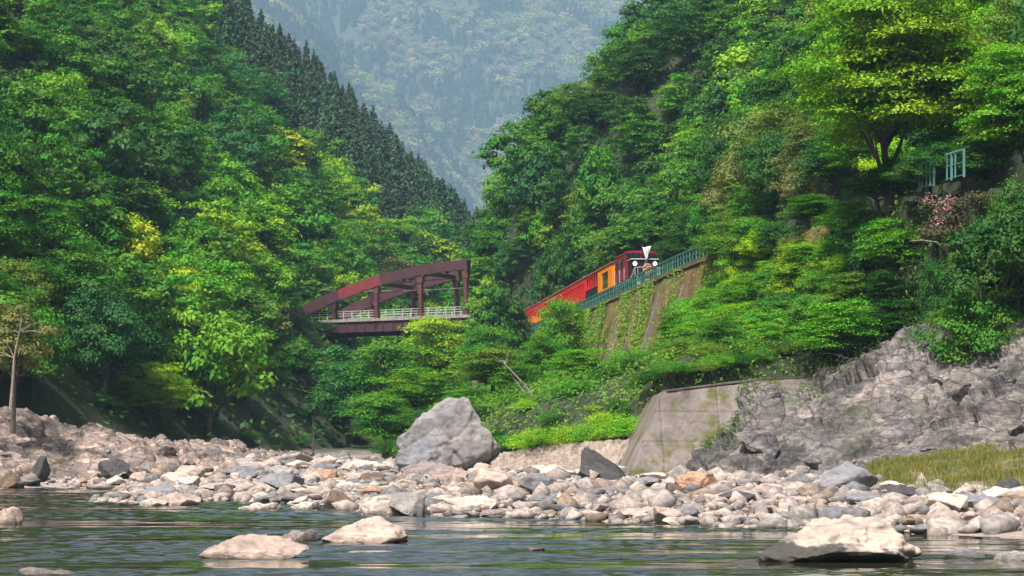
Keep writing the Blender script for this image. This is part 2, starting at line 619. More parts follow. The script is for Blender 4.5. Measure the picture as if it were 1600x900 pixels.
M['ballast'] = plain("ballast", (.16, .14, .125), .95, var=.5, scale=7, bumpd=.05)

# ------------------------------------------------------------------ ground sheet
gx = np.unique(np.concatenate([np.arange(-210, -60, 3.0), np.arange(-60, 42, 1.1), np.arange(42, 190, 3.0)]))
gy = np.unique(np.concatenate([np.arange(-80, 50, 3.0), np.arange(50, 200, 1.1), np.arange(200, 330, 1.8), np.arange(330, 660, 3.5)]))
GX, GY = np.meshgrid(gx, gy)
GZ = height(GX.ravel(), GY.ravel())
nxg, nyg = len(gx), len(gy)
idx = np.arange(nxg * nyg).reshape(nyg, nxg)
quads = np.stack([idx[:-1, :-1], idx[:-1, 1:], idx[1:, 1:], idx[1:, :-1]], -1).reshape(-1, 4)
me = mesh_np("ground", np.stack([GX.ravel(), GY.ravel(), GZ], -1), quads, M['ground'], True)
_q = quads
_gp = np.stack([GX.ravel(), GY.ravel(), GZ], -1)
_ga = .5 * np.linalg.norm(np.cross(_gp[_q[:, 2]] - _gp[_q[:, 0]], _gp[_q[:, 3]] - _gp[_q[:, 1]]), axis=1)


def ground_points(n, x0, x1, y0, y1):
    """points spread evenly over the ground surface itself, so steep faces get their share"""
    c = _gp[_q].mean(1)
    w = np.where((c[:, 0] > x0) & (c[:, 0] < x1) & (c[:, 1] > y0) & (c[:, 1] < y1), _ga, 0)
    k = rng.choice(len(_q), n, p=w / w.sum())
    u, v = rng.random((n, 1)), rng.random((n, 1))
    a, b, d, e = (_gp[_q[k, j]] for j in range(4))
    p = (a * (1 - u) + b * u) * (1 - v) + (e * (1 - u) + d * u) * v
    nr = np.cross(d - a, e - b)
    nr /= np.linalg.norm(nr, axis=1)[:, None]
    return p, nr


tag(obj("ground", me), "stony river bank and steep valley sides under the trees", kind='structure')
me = mesh_np("valley_floor", [(-2000, -250, -4), (2000, -250, -4), (2000, 5500, -4), (-2000, 5500, -4)], [(0, 1, 2, 3)], M['ground'])
tag(obj("valley_floor", me), "low ground beneath the valley reaching to the horizon", kind='structure')
wy = [36.0]
while wy[-1] < 128: wy.append(wy[-1] + .07 + .0016 * (wy[-1] - 36))
wy = np.array([-79, 0, 20] + wy + [140, 180, 300])
wx = np.concatenate([[-209, -100, -60], np.arange(-38, 24, .2), [40, 90, 189]])
WX, WY = np.meshgrid(wx, wy)
p2 = np.stack([WX.ravel(), WY.ravel(), np.zeros(WX.size)], -1)
run = sstep(-.16, .06, fbm(p2 * (.035, .30, 1), 4, .6))
wz = .014 * fbm(p2 * (.40, 1.0, 1) + 3, 2) + (.002 + .078 * run) * fbm(p2 * (.8, 3.4, 1) + 8, 3, .6)
inside = (WX.ravel() > -39) & (WX.ravel() < 25) & (WY.ravel() > 35) & (WY.ravel() < 130)
wz = np.where(inside, wz, 0)
i = np.arange(WX.size).reshape(WX.shape)
me = mesh_np("river_water", np.stack([WX.ravel(), WY.ravel(), wz], -1), np.stack([i[:-1, :-1], i[:-1, 1:], i[1:, 1:], i[1:, :-1]], -1).reshape(-1, 4), M['water'], True)
tag(obj("river_water", me), "dark green rippling river with pale streaks of reflected sky", kind='structure')


# ------------------------------------------------------------------ rocks
def ico(sub):
    bm = bmesh.new()
    bmesh.ops.create_icosphere(bm, subdivisions=sub, radius=1)
    V = np.array([v.co[:] for v in bm.verts])
    Fc = np.array([[v.index for v in f.verts] for f in bm.faces])
    bm.free()
    return V, Fc


ICO = {k: ico(k) for k in (1, 2, 3, 4, 5, 6)}


def rock_mesh(name, seed, sub=4, planes=11, cut=(.55, .9), rough=.07, mat='rock', lump=.18, asp=(1, .8, .5)):
    """angular boulder with roughness sampled at its real proportions (asp = width, depth, height)"""
    r = np.random.default_rng(seed)
    V, Fc = ICO[sub]
    asp = np.array(asp, float)
    V = V * (1 + lump * fbm(V * 1.3 + seed * 3.1, 3))[:, None]
    for k in range(planes):
        n = r.normal(size=3)
        n /= np.linalg.norm(n)
        e = V @ n - r.uniform(*cut)
        V = V - np.where(e > 0, e * .94, 0)[:, None] * n
    V = V * asp
    nn = V / asp ** 2
    nn /= np.linalg.norm(nn, axis=1)[:, None] + 1e-6
    o_ = seed * 1.7
    V = V + nn * (rough * fbm(V * 2.4 + o_, 4, .55))[:, None]
    if sub >= 4:
        for sc, am in ((2.1, .32), (4.7, .13)) if sub >= 5 else ((2.1, .30),):
            t = V * sc + o_
            d1, d2, idn = cells(t, 3)
            g = _G[idn]
            V = V + nn * (rough * am * 3 * (((t - cells.near) * g).sum(1) + .5 * ((idn % 53) / 53 - .5)))[:, None]
            V = V - nn * (rough * am * 1.1 * np.exp(-((d2 - d1) / .07) ** 2))[:, None]
        V = V + nn * (rough * .30 * fbm(V * 9 + o_, 4, .6))[:, None]
    V = V / np.abs(V).max(axis=0)
    return mesh_np(name, V, Fc, M[mat], False)


ROCKS = [rock_mesh("rock", 100 + k, 4, 11 + k % 5, (.42, .80), .055, lump=.22, asp=(1, .8, .5 if k % 3 else .7)) for k in range(16)]
LABELS = []            # (object, descriptor, category, group, px) resolved to unique labels at the end


def want(o, desc, cat, group, p):
    px, py = proj(p[0], max(p[1], 1), p[2])
    LABELS.append((o, desc, cat, group, px, py))


ROCK_COLS = {
    'pale pinkish': (.36, .288, .255), 'cream white': (.44, .385, .34), 'light grey': (.265, .252, .245),
    'blue grey': (.165, .17, .192), 'dark grey': (.055, .055, .06), 'tan': (.34, .215, .145), 'brown': (.125, .09, .07), 'mauve grey': (.20, .17, .165),
}
rock_xy = []


def place_rock(x, y, w, hgt, col, dep=None, seed=None, rot=None, me=None, desc=None, zb=None, sink=.18, group=None, tilt=0.0):
    k = int(rng.integers(len(ROCKS))) if seed is None else seed
    o = obj("boulder" if w > 1.2 else "rock", me or ROCKS[k % len(ROCKS)])
    dep = dep or w * rng.uniform(.65, .95)
    o.scale = (w / 2, dep / 2, hgt / 2 * (1 + sink))
    z0 = max(h1(x, y), -.05) if zb is None else zb
    o.location = (x, y, z0 + hgt / 2 * (1 - sink))
    o.rotation_euler = (tilt, tilt * .5, rng.uniform(0, 6.28) if rot is None else rot)
    c = np.array(ROCK_COLS[col]) * rng.uniform(.88, 1.12)
    o.color = (*c, 1)
    rock_xy.append((x, y, w))
    want(o, desc or f"{col} {'boulder' if w > 1.2 else 'rock'}", "rock", group, o.location)
    return o


# boulders one can point to:  px_left, px_right, py_top, Y, colour, label
BIG = rock_mesh("boulder", 17, 6, 16, (.62, .94), .06, lump=.3, asp=(1, .7, .62))
V = np.zeros(len(BIG.vertices) * 3, np.float32)
BIG.vertices.foreach_get("co", V)
V = V.reshape(-1, 3)
zt = np.clip(V[:, 2] + .15, 0, 1.2)
V[:, 0] = V[:, 0] * (1 - .27 * zt) + .12 * zt
V[:, 1] *= 1 - .3 * zt
BIG.vertices.foreach_set("co", V.ravel())
BIG.update()
p = at(706, 720, 121)
o = place_rock(p.x, p.y, 7.5, 4.5, 'blue grey', 4.8, rot=.1, me=BIG, zb=1.0, desc="!huge grey outcrop boulder below the leaning tree, largest rock in the middle", sink=.35)
o.color = (.205, .20, .212, 1)
hero = [
    (1172, 1447, 806, 42.8, 'cream white', "!large white topped dark sided boulder standing in the river at lower right", 5, 0.0),
    (303, 478, 838, 44.0, 'pale pinkish', "!low rounded pinkish boulder in the foreground water at lower left of centre", 6, 0.1),
    (486, 640, 807, 51.2, 'pale pinkish', "!humped pinkish boulder in midstream with a tapering right end", 5, 0.2),
    (430, 505, 826, 52.0, 'mauve grey', "!flat ragged rock joined to the left end of the midstream hump", 4, 0.1),
    (-22, 31, 791, 64, 'pale pinkish', "!blocky pinkish rock in the water at the left edge of the photo", 3, .5),
    (10, 118, 886, 38.6, 'mauve grey', "!flat rock breaking the water at the bottom left corner", 4, .0),
    (368, 446, 785, 78, 'cream white', "!small flat cream white rock alone in the water left of centre", 4, .0),
    (240, 314, 768, 83.5, 'pale pinkish', "!rounded pale boulder at the tip of the left gravel point", 4, .3),
    (214, 262, 779, 83, 'cream white', "!low whitish rock beside the tip of the left gravel point", 4, .3),
    (500, 551, 765, 80, 'brown', "!dark brown angular rock on the water's edge left of centre", 5, .4),
    (452, 506, 782, 79, 'cream white', "!thin pale slab at the water's edge beside the dark brown rock", 4, .1),
    (893, 978, 704, 93, 'dark grey', "!upright pointed dark grey boulder below the concrete retaining wall", 5, .6),
    (905, 980, 762, 80, 'blue grey', "!sloping grey block leaning in front of the pointed dark boulder", 5, .9),
    (1029, 1075, 752, 76, 'brown', "!hollowed brown rock with black pits beside the orange tan boulder", 5, 1.2),
    (1058, 1140, 735, 80, 'tan', "!smooth orange tan boulder below the grey rock cliff", 5, .2),
    (622, 760, 719, 104, 'mauve grey', "!long flat mauve boulder lying below the huge grey outcrop", 5, .1),
    (690, 832, 752, 88, 'tan', "!broad sloping tan slab in the middle of the gravel bank", 4, .2),
    (580, 690, 785, 75, 'pale pinkish', "!low pinkish ledge at the nearest point of the middle bank", 4, .15),
    (692, 790, 776, 72.5, 'cream white', "!tilted cream slab at the water's edge near the middle", 5, .5),
    (1375, 1452, 757, 72, 'dark grey', "!domed dark grey boulder in front of the grassy bank", 4, .3),
    (1450, 1492, 755, 73, 'light grey', "!light grey wedge shaped boulder right of the dark dome", 4, .8),
    (1492, 1588, 774, 66, 'blue grey', "!blue grey boulder with a white right end beneath the grass", 5, .2),
    (1322, 1402, 768, 68, 'blue grey', "!bluish rounded boulder left of the domed dark one", 4, .4),
    (1395, 1430, 803, 60, 'brown', "!small brown rock at the waterline behind the white topped boulder", 4, .1),
    (1478, 1552, 858, 44.5, 'blue grey', "!low grey rock awash right of the white topped boulder", 4, .0),
    (1556, 1640, 862, 43.5, 'light grey', "!pale smooth rock cut by the right edge of the photo", 3, .1),
    (1206, 1242, 869, 43.2, 'pale pinkish', "!small pinkish stone at the left foot of the white topped boulder", 4, .0),
    (815, 850, 852, 47.5, 'mauve grey', "!tiny rock just breaking the surface in midstream", 4, .0),
    (1058, 1094, 874, 43.5, 'dark grey', "!small dark rock awash left of the white topped boulder", 4, .0),
    (145, 206, 715, 126, 'dark grey', "!dark grey boulder on the pale left bank rubble", 5, .5),
    (50, 78, 706, 122, 'dark grey', "!dark upright slab standing in the left bank rubble", 4, .9),
    (-20, 36, 735, 117, 'brown', "!rounded brownish boulder by the water at the far left edge", 4, .2),
    (318, 346, 695, 146, 'light grey', "!pointed light grey boulder at the edge of the dark left woods", 5, .7),
    (298, 322, 700, 147, 'blue grey', "!squat grey boulder left of the pointed one below the woods", 4, .1),
    (345, 400, 727, 120, 'blue grey', "!bluish boulder on the pale bank left of centre", 4, .2),
    (410, 462, 726, 118, 'light grey', "!light grey boulder on the pale bank below the dark woods", 5, .4),
    (245, 305, 737, 112, 'cream white', "!whitish lumpy boulder on the left gravel point", 5, .3),
    (560, 625, 738, 102, 'brown', "!brownish boulder left of the long mauve one", 5, .5),
    (880, 925, 772, 84, 'pale pinkish', "!pinkish boulder left of the pointed dark grey one", 4, .3),
    (1245, 1290, 758, 80, 'light grey', "!light grey boulder at the foot of the rock cliff", 4, .6),
    (1060, 1110, 788, 68, 'light grey', "!light grey boulder with a dark underside on the right shore", 5, .3),
    (612, 705, 686, 118, 'blue grey', "!lower grey rock shoulder against the left side of the huge outcrop", 5, .3),
    (470, 575, 750, 98, 'cream white', "!wide pale slab across the bank in front of the dark hollow", 4, .05),
    (800, 908, 724, 108, 'cream white', "!pale slab at the foot of the low stone wall", 4, .1),
    (955, 1062, 792, 67, 'pale pinkish', "!flat pinkish ledge at the waterline below the pointed dark boulder", 5, .05),
    (1215, 1335, 777, 72, 'pale pinkish', "!long low pinkish slab on the right shore left of the grassy bank", 4, .1),
    (1440, 1566, 810, 60, 'cream white', "!broad cream ledge at the waterline behind the white topped boulder", 5, .05),
    (290, 420, 754, 97, 'pale pinkish', "!long pinkish slab lying on the left gravel point", 5, .08),
    (735, 835, 738, 101, 'light grey', "!grey slab right of the long flat mauve boulder", 4, .1),
    (1170, 1215, 800, 64, 'cream white', "!cream boulder at the waterline below the rock cliff", 5, .3),
]
for l, r_, top, Y, colr, lab, sd_, tl in hero:
    w = (r_ - l) / F_PX * Y
    x = ((l + r_) / 2 - CX) / F_PX * Y
    zt = EYE + (HY - top) / F_PX * Y
    zg = max(h1(x, Y), -.03)
    hg = max(zt - zg, .07)
    o = place_rock(x, Y + w * .3, w * 1.04, hg, colr, w * .8, rot=rng.uniform(-.35, .35), desc=lab, zb=zg, tilt=tl * .25, sink=.75 if zg < .06 else .3,
                   me=rock_mesh("boulder", sd_ * 7 + len(lab), 5 if w > 1.6 else 4, 9 + len(lab) % 4, (.48, .86), .055, lump=.25, asp=(1, .8, max(.22, hg / w))))
# the two foreground stones get meshes of their own
for lab, sd_ in (("large white topped", 21), ("low rounded pinkish", 33), ("humped pinkish", 35), ("upright pointed", 43), ("smooth orange", 47), ("hollowed brown", 52)):
    for t in LABELS:
        if t[1].startswith("!" + lab):
            sc_ = t[0].scale
            t[0].data = rock_mesh("boulder", sd_, 6 if sd_ == 21 else 5, 12 if sd_ == 43 else 8, (.52, .9), .06, lump=.25, asp=(1, sc_.y / sc_.x, sc_.z / sc_.x))
            if sd_ == 21: t[0].color = (.36, .315, .275, 1)
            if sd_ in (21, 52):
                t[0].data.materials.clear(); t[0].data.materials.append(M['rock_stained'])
            if sd_ == 43:
                V = np.zeros(len(t[0].data.vertices) * 3, np.float32)
                t[0].data.vertices.foreach_get("co", V)
                V = V.reshape(-1, 3)
                k = .55 - .45 * V[:, 2]
                V[:, 0] = V[:, 0] * np.clip(k + .15, .12, 1.1) - .35 * V[:, 2]
                V[:, 1] *= np.clip(k + .2, .2, 1.1)
                t[0].data.vertices.foreach_set("co", V.ravel())
                t[0].data.update()
                t[0].scale.z *= 1.15; t[0].scale.x *= 1.45; t[0].scale.y *= 1.3

# scattered bank rocks, each its own object, then cobbles as one mass
cand = []
tries = 0
while len(cand) < 235 and tries < 20000:
    tries += 1
    Y = rng.uniform(56, 160)
    px = rng.uniform(-40, 1640)
    x = (px - CX) / F_PX * Y
    dw = land_dist(np.array([x]), np.array([Y]))[0]
    dl = poly_sd(np.array([x]), np.array([Y]), LFOOT)[0]
    dr = poly_sd(np.array([x]), np.array([Y]), RFOOT)[0]
    if dw < -.6 or dl > 1.5 or dr > -.3: continue
    if px > 1300 and dr > -9 and Y > 70: continue
    if px > 985 and Y > 97: continue
    if x < -24 and Y > 124: continue
    w = float(np.clip(rng.lognormal(-.05, .6), .55, 3.6))
    if w * F_PX / Y < 17 or w * F_PX / Y > 88: continue
    if any(math.hypot(x - a, Y - b) < .42 * (w + c) for a, b, c in rock_xy): continue
    u = rng.random()
    colr = ('pale pinkish' if u < .33 else 'cream white' if u < .58 else 'light grey' if u < .72 else 'mauve grey' if u < .82 else 'blue grey' if u < .9 else 'tan' if u < .96 else 'dark grey')
    zone = ("on the left bank rubble" if px < 220 else "on the left gravel point" if px < 480 else "on the middle gravel bank" if px < 860 else
            "below the concrete wall" if px < 1060 else "below the grey rock cliff" if px < 1330 else "near the grassy right bank")
    edge = "at the waterline" if dw < 2.2 else "set back"
    cand.append(1)
    size = 'large' if w > 1.7 else 'flat' if w > 1.2 else 'small'
    place_rock(x, Y, w, w * rng.uniform(.22, .55), colr, desc=f"{size} {colr} rock {edge} {zone}", group="loose rocks along the shore", tilt=rng.uniform(-.25, .25))

COB, COBF = [], []
off = 0
iv, ifc = ICO[1]
tone = []
n_c = 0
while n_c < 7500:
    Y = rng.uniform(56, 175, 4000)
    px = rng.uniform(-80, 1680, 4000)
    x = (px - CX) / F_PX * Y
    dw = land_dist(x, Y); dl = poly_sd(x, Y, LFOOT); dr = poly_sd(x, Y, RFOOT)
    ok = (dw > -.5) & (dl < 2) & (dr < .4) & ~((x > 2) & (Y > 99)) & ~((x < -26) & (Y > 126))
    x, Y = x[ok], Y[ok]
    z = height(x, Y)
    for a, b, c in zip(x, Y, z):
        s = float(np.clip(rng.lognormal(-1.6, .6), .07, .7))
        v = iv * (1 + .3 * rng.normal(size=(len(iv), 1))) * (s, s * rng.uniform(.6, 1), s * rng.uniform(.35, .75))
        t = rng.uniform(0, 6.28)
        v = np.stack([v[:, 0] * math.cos(t) - v[:, 1] * math.sin(t), v[:, 0] * math.sin(t) + v[:, 1] * math.cos(t), v[:, 2]], -1)
        COB.append(v + (a, b, c + s * .15)); COBF.append(ifc + off); off += len(iv)
        tone.append(np.full(len(iv), rng.random()))
        n_c += 1
        if n_c >= 7500: break
me = mesh_np("cobbles", np.concatenate(COB), np.concatenate(COBF))
add_attr(me, "tone", np.concatenate(tone))
m, nt, ns, lk, bs = nodemat("cobble_stone")
a = ns.new("ShaderNodeAttribute"); a.attribute_name = "tone"
c = ramp(nt, a.outputs["Fac"], [(.0, (.35, .295, .26)), (.3, (.23, .187, .165)), (.5, (.31, .27, .245)), (.66, (.15, .14, .136)), (.8, (.11, .115, .128)), (.9, (.22, .155, .11)), (1., (.06, .057, .057))])
c = mixc(nt, 1.0, c, ramp(nt, tex(nt, 'noise', 5, 5), [(.35, (.55, .55, .55)), (.6, (1.1, 1.1, 1.1))]), 'MULTIPLY')
lk.new(c, bs.inputs["Base Color"]); bs.inputs["Roughness"].default_value = .9
me.materials.append(m)
tag(obj("cobbles", me), "countless small pale stones covering the river bank", kind='stuff')

# ------------------------------------------------------------------ cliff and walls on the right bank
def loft(base, top, nu, nv, disp, mat, name, bow=0.0):
    B = np.array([p[:] for p in resample(base, .2)]); T = np.array([p[:] for p in resample(top, .2)])
    def rs(P, n):
        L = np.concatenate([[0], np.cumsum(np.linalg.norm(np.diff(P, axis=0), axis=1))])
        return np.stack([np.interp(np.linspace(0, L[-1], n), L, P[:, k]) for k in range(3)], -1)
    B, T = rs(B, nu), rs(T, nu)
    t = np.linspace(0, 1, nv)[:, None, None]
    P = B[None] * (1 - t) + T[None] * t
    P = P + np.array([-.25, -1, .2]) * bow * (4 * t * (1 - t))
    du_ = np.gradient(P, axis=1); dv_ = np.gradient(P, axis=0)
    nrm = np.cross(du_, dv_)
    nrm /= np.linalg.norm(nrm, axis=2)[..., None] + 1e-9
    P2 = P.reshape(-1, 3); n_ = nrm.reshape(-1, 3)
    P2 = P2 + n_ * disp(P2)[:, None]
    i = np.arange(nu * nv).reshape(nv, nu)
    q = np.stack([i[:-1, :-1], i[:-1, 1:], i[1:, 1:], i[1:, :-1]], -1).reshape(-1, 4)
    return mesh_np(name, P2, q, mat, False)


def cliff_disp(P, amp=1.0):
    """fractured rock: tilted facets at three sizes, slanting beds, open joints"""
    w = P + .35 * np.stack([fbm(P * .6, 3), fbm(P * .6 + 9, 3), fbm(P * .6 + 20, 3)], -1)
    t = w @ np.array([[.8, .2, -.45], [-.1, .95, .2], [.5, -.1, .85]])
    out = 1.3 * fbm(P * .2, 3)
    for sc, am, jt, sd_ in ((np.array([.24, .30, .42]), .85, .28, 0), (np.array([.85, 1.0, 1.7]), .30, .13, 5), (np.array([2.4, 2.4, 4.2]), .115, .06, 9)):
        u = t * sc + sd_ * 3.3
        d1, d2, idn = cells(u, sd_)
        out = out + am * (1.3 * ((u - cells.near) * _G[(idn * 7) & 4095]).sum(1) + .7 * ((idn % 97) / 97 - .5))
        out = out - jt * np.exp(-((d2 - d1) / .07) ** 2)
    return amp * (.8 * out + .035 * fbm(P * 4, 4, .6))


cl = loft([(6.6, 97.4, -.9), (9.2, 94.0, -.9), (13.5, 91.5, -.7), (19, 89, -.2), (25, 83.5, .8), (32, 73.5, 1.5)],
          [(8.6, 100, 1.6), (11.3, 103, 3.6), (13.9, 106, 5.9), (17, 106.8, 6.6), (21.4, 104.3, 8.4), (27.5, 97, 8.7), (38, 84, 9)], 520, 190, cliff_disp, M['cliff'], "rock_cliff", .6)
o = obj("rock_cliff", cl); o.color = (.148, .141, .142, 1)
tag(o, "broken grey rock cliff face above the right bank", kind='structure')


lo_ = loft([(-44, 112, -.3), (-35, 117.5, -.3), (-28.5, 121.5, -.2), (-23, 128, .3), (-19, 142, .6), (-14.5, 168, .7)],
           [(-52, 124, 6), (-38, 131, 5.4), (-32, 139, 4.4), (-27.5, 150, 3.2), (-22, 172, 2.2), (-19, 186, 1.4)], 330, 80, lambda P: cliff_disp(P + 40, .75), M['cliff'], "rock_outcrop", .3)
o = obj("rock_outcrop", lo_); o.color = (.27, .222, .197, 1)
tag(o, "jumbled pinkish brown rock outcrop on the left bank under the trees", kind='structure')


blk = [rock_mesh("rock_block", 700 + k, 4, 13, (.4, .72), .05, mat='cliff', lump=.2, asp=(1, .8, .7)) for k in range(6)]
for parent, me_, cnt, colb in ((bpy.data.objects["rock_cliff"], cl, 70, (.155, .152, .16)), (bpy.data.objects["rock_outcrop"], lo_, 60, (.29, .24, .215))):
    nv_ = len(me_.vertices)
    for k in range(cnt):
        v = me_.vertices[int(rng.integers(0, nv_ * .8))].co
        b_ = obj("rock_block", blk[k % 6], parent)
        w_ = rng.uniform(.35, 1.25) * (1 if rng.random() < .8 else 1.5)
        b_.location = v + Vector((0, .1, -.05))
        b_.scale = (w_ * .6, w_ * .5, w_ * rng.uniform(.28, .5))
        b_.rotation_euler = (rng.uniform(-.4, .4), rng.uniform(-.5, .5), rng.uniform(0, 6.28))
        b_.color = (*(np.array(colb) * rng.uniform(.7, 1.35)), 1)


def wall_loft(name, base, top, thick, mat, parent=None, nu=60, nv=14, amp=.03):
    return obj(name, loft(base, top, nu, nv, lambda P: amp * fbm(P * 1.1, 4), mat, name), parent)


cw = obj("concrete_wall", None, loc=(6, 100, 0))
tag(cw, "sloping stained concrete retaining wall left of the grey rock cliff", "wall")


def wpart(name, mesh, parent):
    o = obj(name, mesh, parent)
    o.matrix_parent_inverse = Matrix.Translation(-Vector(parent.location))
    return o


A0, A1, A2 = Vector((5.5, 98.4, .5)), Vector((10.5, 100, .6)), Vector((17.5, 103.5, 2.0))
B0, B1, B2 = Vector((7.9, 104, 5.35)), Vector((13.1, 106.8, 6.05)), Vector((17, 108.4, 6.3))
wpart("wall_face", loft([A0, A1, A2], [B0, B1, B2], 200, 100, lambda P: .05 * fbm(P * .9, 4) + .03 * fbm(P * 5, 3) - .06 * np.exp(-(((P[:, 2] - .4) % 1.55 - .77) / .05) ** 2) - .05 * np.exp(-(((P[:, 0]) % 3.1 - 1.5) / .05) ** 2), M['concrete'], "wall_face"), cw)
wpart("wall_side", loft([A0 + Vector((-.3, 9, 0)), A0], [B0 + Vector((-.6, 9, -.3)), B0], 40, 30, lambda P: .04 * fbm(P * .9, 4), M['concrete'], "wall_side"), cw)
mb = MB()
mb.bar(B0 + Vector((.05, .12, .02)), B1 + Vector((0, .12, .02)), .4, .08).bar(B1 + Vector((0.01, .12, .024)), B2 + Vector((0, .12, .02)), .4, .08)
wpart("wall_coping", mb.mesh("wall_coping", M['concrete']), cw)
lw = obj("rubble_wall", None, loc=(2, 112, 0))
tag(lw, "low rough stone wall under the grass left of the concrete wall", "wall")
wpart("wall_face", loft([(-1.5, 119.5, .8), (2, 113.5, .8), (5.2, 106.2, .7)], [(-1, 121, 2.0), (2.7, 115.2, 2.6), (6.6, 107.6, 2.9)], 150, 40,
      lambda P: .10 * ((cells(P * 2.6)[2] % 31) / 31) - .10 * np.exp(-((cells(P * 2.6)[1] - cells(P * 2.6)[0]) / .1) ** 2) + .05 * fbm(P * 3, 3),
      plain("pale_rubble_stone", (.25, .205, .17), .95, var=.45, scale=2.0, dirt=(.14, .11, .09)), "wall_face"), lw)
wpart("wall_footing", MB().bar((2.2, 112.2, .95), (5.4, 105.4, .95), .8, .9).mesh("wall_footing", M['deck_concrete']), lw)


# ------------------------------------------------------------------ railway shelf: wall, ballast, rails, fence
tr = resample([(x, y, 0) for x, y in TRACK], 1.0)
tr = [p for p in tr if 97 < p.y < 286]


def off_curve(d):
    out = []
    for i, p in enumerate(tr):
        t = (tr[min(i + 1, len(tr) - 1)] - tr[max(i - 1, 0)]).normalized()
        out.append(p + Vector((-t.y, t.x, 0)) * d)
    return out


def ribbon(name, d0, z0, d1, z1, mat, sel=lambda p: True):
    a, b = off_curve(d0), off_curve(d1)
    V, Fq = [], []
    for p, q in zip(a, b):
        if not sel(p): continue
        V += [(p.x, p.y, z0), (q.x, q.y, z1)]
    n = len(V) // 2
    return mesh_np(name, V, [(2 * k, 2 * k + 2, 2 * k + 3, 2 * k + 1) for k in range(n - 1)], mat)


tag(obj("ballast_bed", ribbon("ballast_bed", 1.7, 16.12, -1.7, 16.12, M['ballast'], lambda p: p.y > 122)), "stone ballast of the railway shelf", kind='structure')
rl = obj("railway_track", None, loc=(12.1, 180, 16.2))
tag(rl, "single railway track on the shelf beneath the train", "railway track")
for d in (-.535, .535):
    c = [p for p in off_curve(d) if p.y > 122]
    mb = MB()
    for p, q in zip(c, c[1:]):
        mb.bar((p.x, p.y, 16.31), (q.x, q.y, 16.31), .07, .15)
    wpart("rail", mb.mesh("rail", M['iron']), rl)
mb = MB()
c0, c1 = off_curve(1.0), off_curve(-1.0)
for p, q in zip(c0, c1):
    if p.y < 122: continue
    mb.bar((p.x, p.y, 16.16), (q.x, q.y, 16.16), .22, .14)
sl = wpart("sleeper", mb.mesh("sleeper", M['wood']), rl)
sl["kind"] = "stuff"

rw = obj("railway_wall", None, loc=(9, 185, 8))
tag(rw, "rust brown mossy retaining wall holding up the railway under the fence", "wall")
e0 = [p for p in off_curve(2.62) if 118 < p.y < 262]
e1 = [p for p in off_curve(4.3) if 118 < p.y < 262]
wpart("wall_face", loft([(p.x, p.y, 7.5) for p in e1], [(p.x, p.y, 15.86) for p in e0], 260, 30, lambda P: -(.12 * fbm(P * .5, 4) + .05 * fbm(P * 2.5, 3)), M['mossy_wall'], "wall_face"), rw)
mb = MB()
for p, q in zip(e0[:-1], e0[1:]):
    if p.y < 139: continue
    mb.bar((p.x, p.y, 15.92), (q.x, q.y, 15.92), .35, .24)
wpart("wall_coping", mb.mesh("wall_coping", M['mossy_wall']), rw)
for Yb in (140, 149, 158, 167, 176, 186):
    i = min(range(len(e0)), key=lambda k: abs(e0[k].y - Yb))
    t = (e0[i + 1] - e0[i - 1]).normalized(); nn = Vector((-t.y, t.x, 0))
    mb = MB().bar((e0[i].x, e0[i].y, 14.6), (e0[i].x + nn.x * 2.4, e0[i].y + nn.y * 2.4, 7.2), .55, .5)
    wpart("buttress", mb.mesh("buttress", M['concrete']), rw)


def fence(name, pts, zt, zb, picket, mat, label, posts=2.0, loc=None):
    root = obj(name, None, loc=loc or pts[0])
    tag(root, label, "fence")
    acc, last = 0, None
    mid = pts
    for dz, w in ((zt, .09), (zt - (zt - zb) * .45, .045), (zb + .12, .045)):
        mb = MB()
        for p, q in zip(pts, pts[1:]):
            mb.bar(p + Vector((0, 0, dz)), q + Vector((0, 0, dz)), w, w)
        wpart("rail", mb.mesh("rail", mat), root)
    pm = MB().box((0, 0, (zt + zb) / 2), (.11, .11, zt - zb + .04)).mesh("post", mat)
    km = MB().box((0, 0, (zt + zb) / 2), (.07, .07, zt - zb - .12)).mesh("picket", mat)
    L = 0
    nextp, nextk = 0, picket
    for p, q in zip(pts, pts[1:]):
        d = (q - p).length
        while nextp <= L + d:
            o = wpart("post", pm, root); o.location = p.lerp(q, (nextp - L) / d); nextp += posts
        while nextk <= L + d:
            if abs(nextk / posts - round(nextk / posts)) > .05:
                o = wpart("picket", km, root); o.location = p.lerp(q, (nextk - L) / d)
            nextk += picket
        L += d
    return root


fp = [Vector((p.x, p.y, 0)) for p in off_curve(2.62)]
fence("track_fence", [p for p in fp if 141 < p.y < 262][::-1], 17.05, 16.04, 1.0, M['green_paint'], "long dark green railing along the railway edge in front of the train", 2.0, loc=Vector((9.4, 182, 16)))
fence("metal_fence", [p + Vector((0, 0, .4)) for p in fp if 103.8 < p.y < 107.4], 17.1, 15.7, .45, M['teal_paint'], "short pale teal railing above the pink blossom tree", 1.6)
fence("metal_fence", [p + Vector((.1, 0, .5)) for p in fp if 100.9 < p.y < 103.4], 17.1, 15.7, .9, M['teal_paint'], "broken piece of pale teal railing in the dark right of the longer one", 1.3)
fence("metal_fence", [p + Vector((0, 0, -1.0)) for p in fp if 125 < p.y < 129.3], 16.9, 15.8, 1.0, M['steel'], "short grey railing half hidden between bushes right of the train", 2.0)

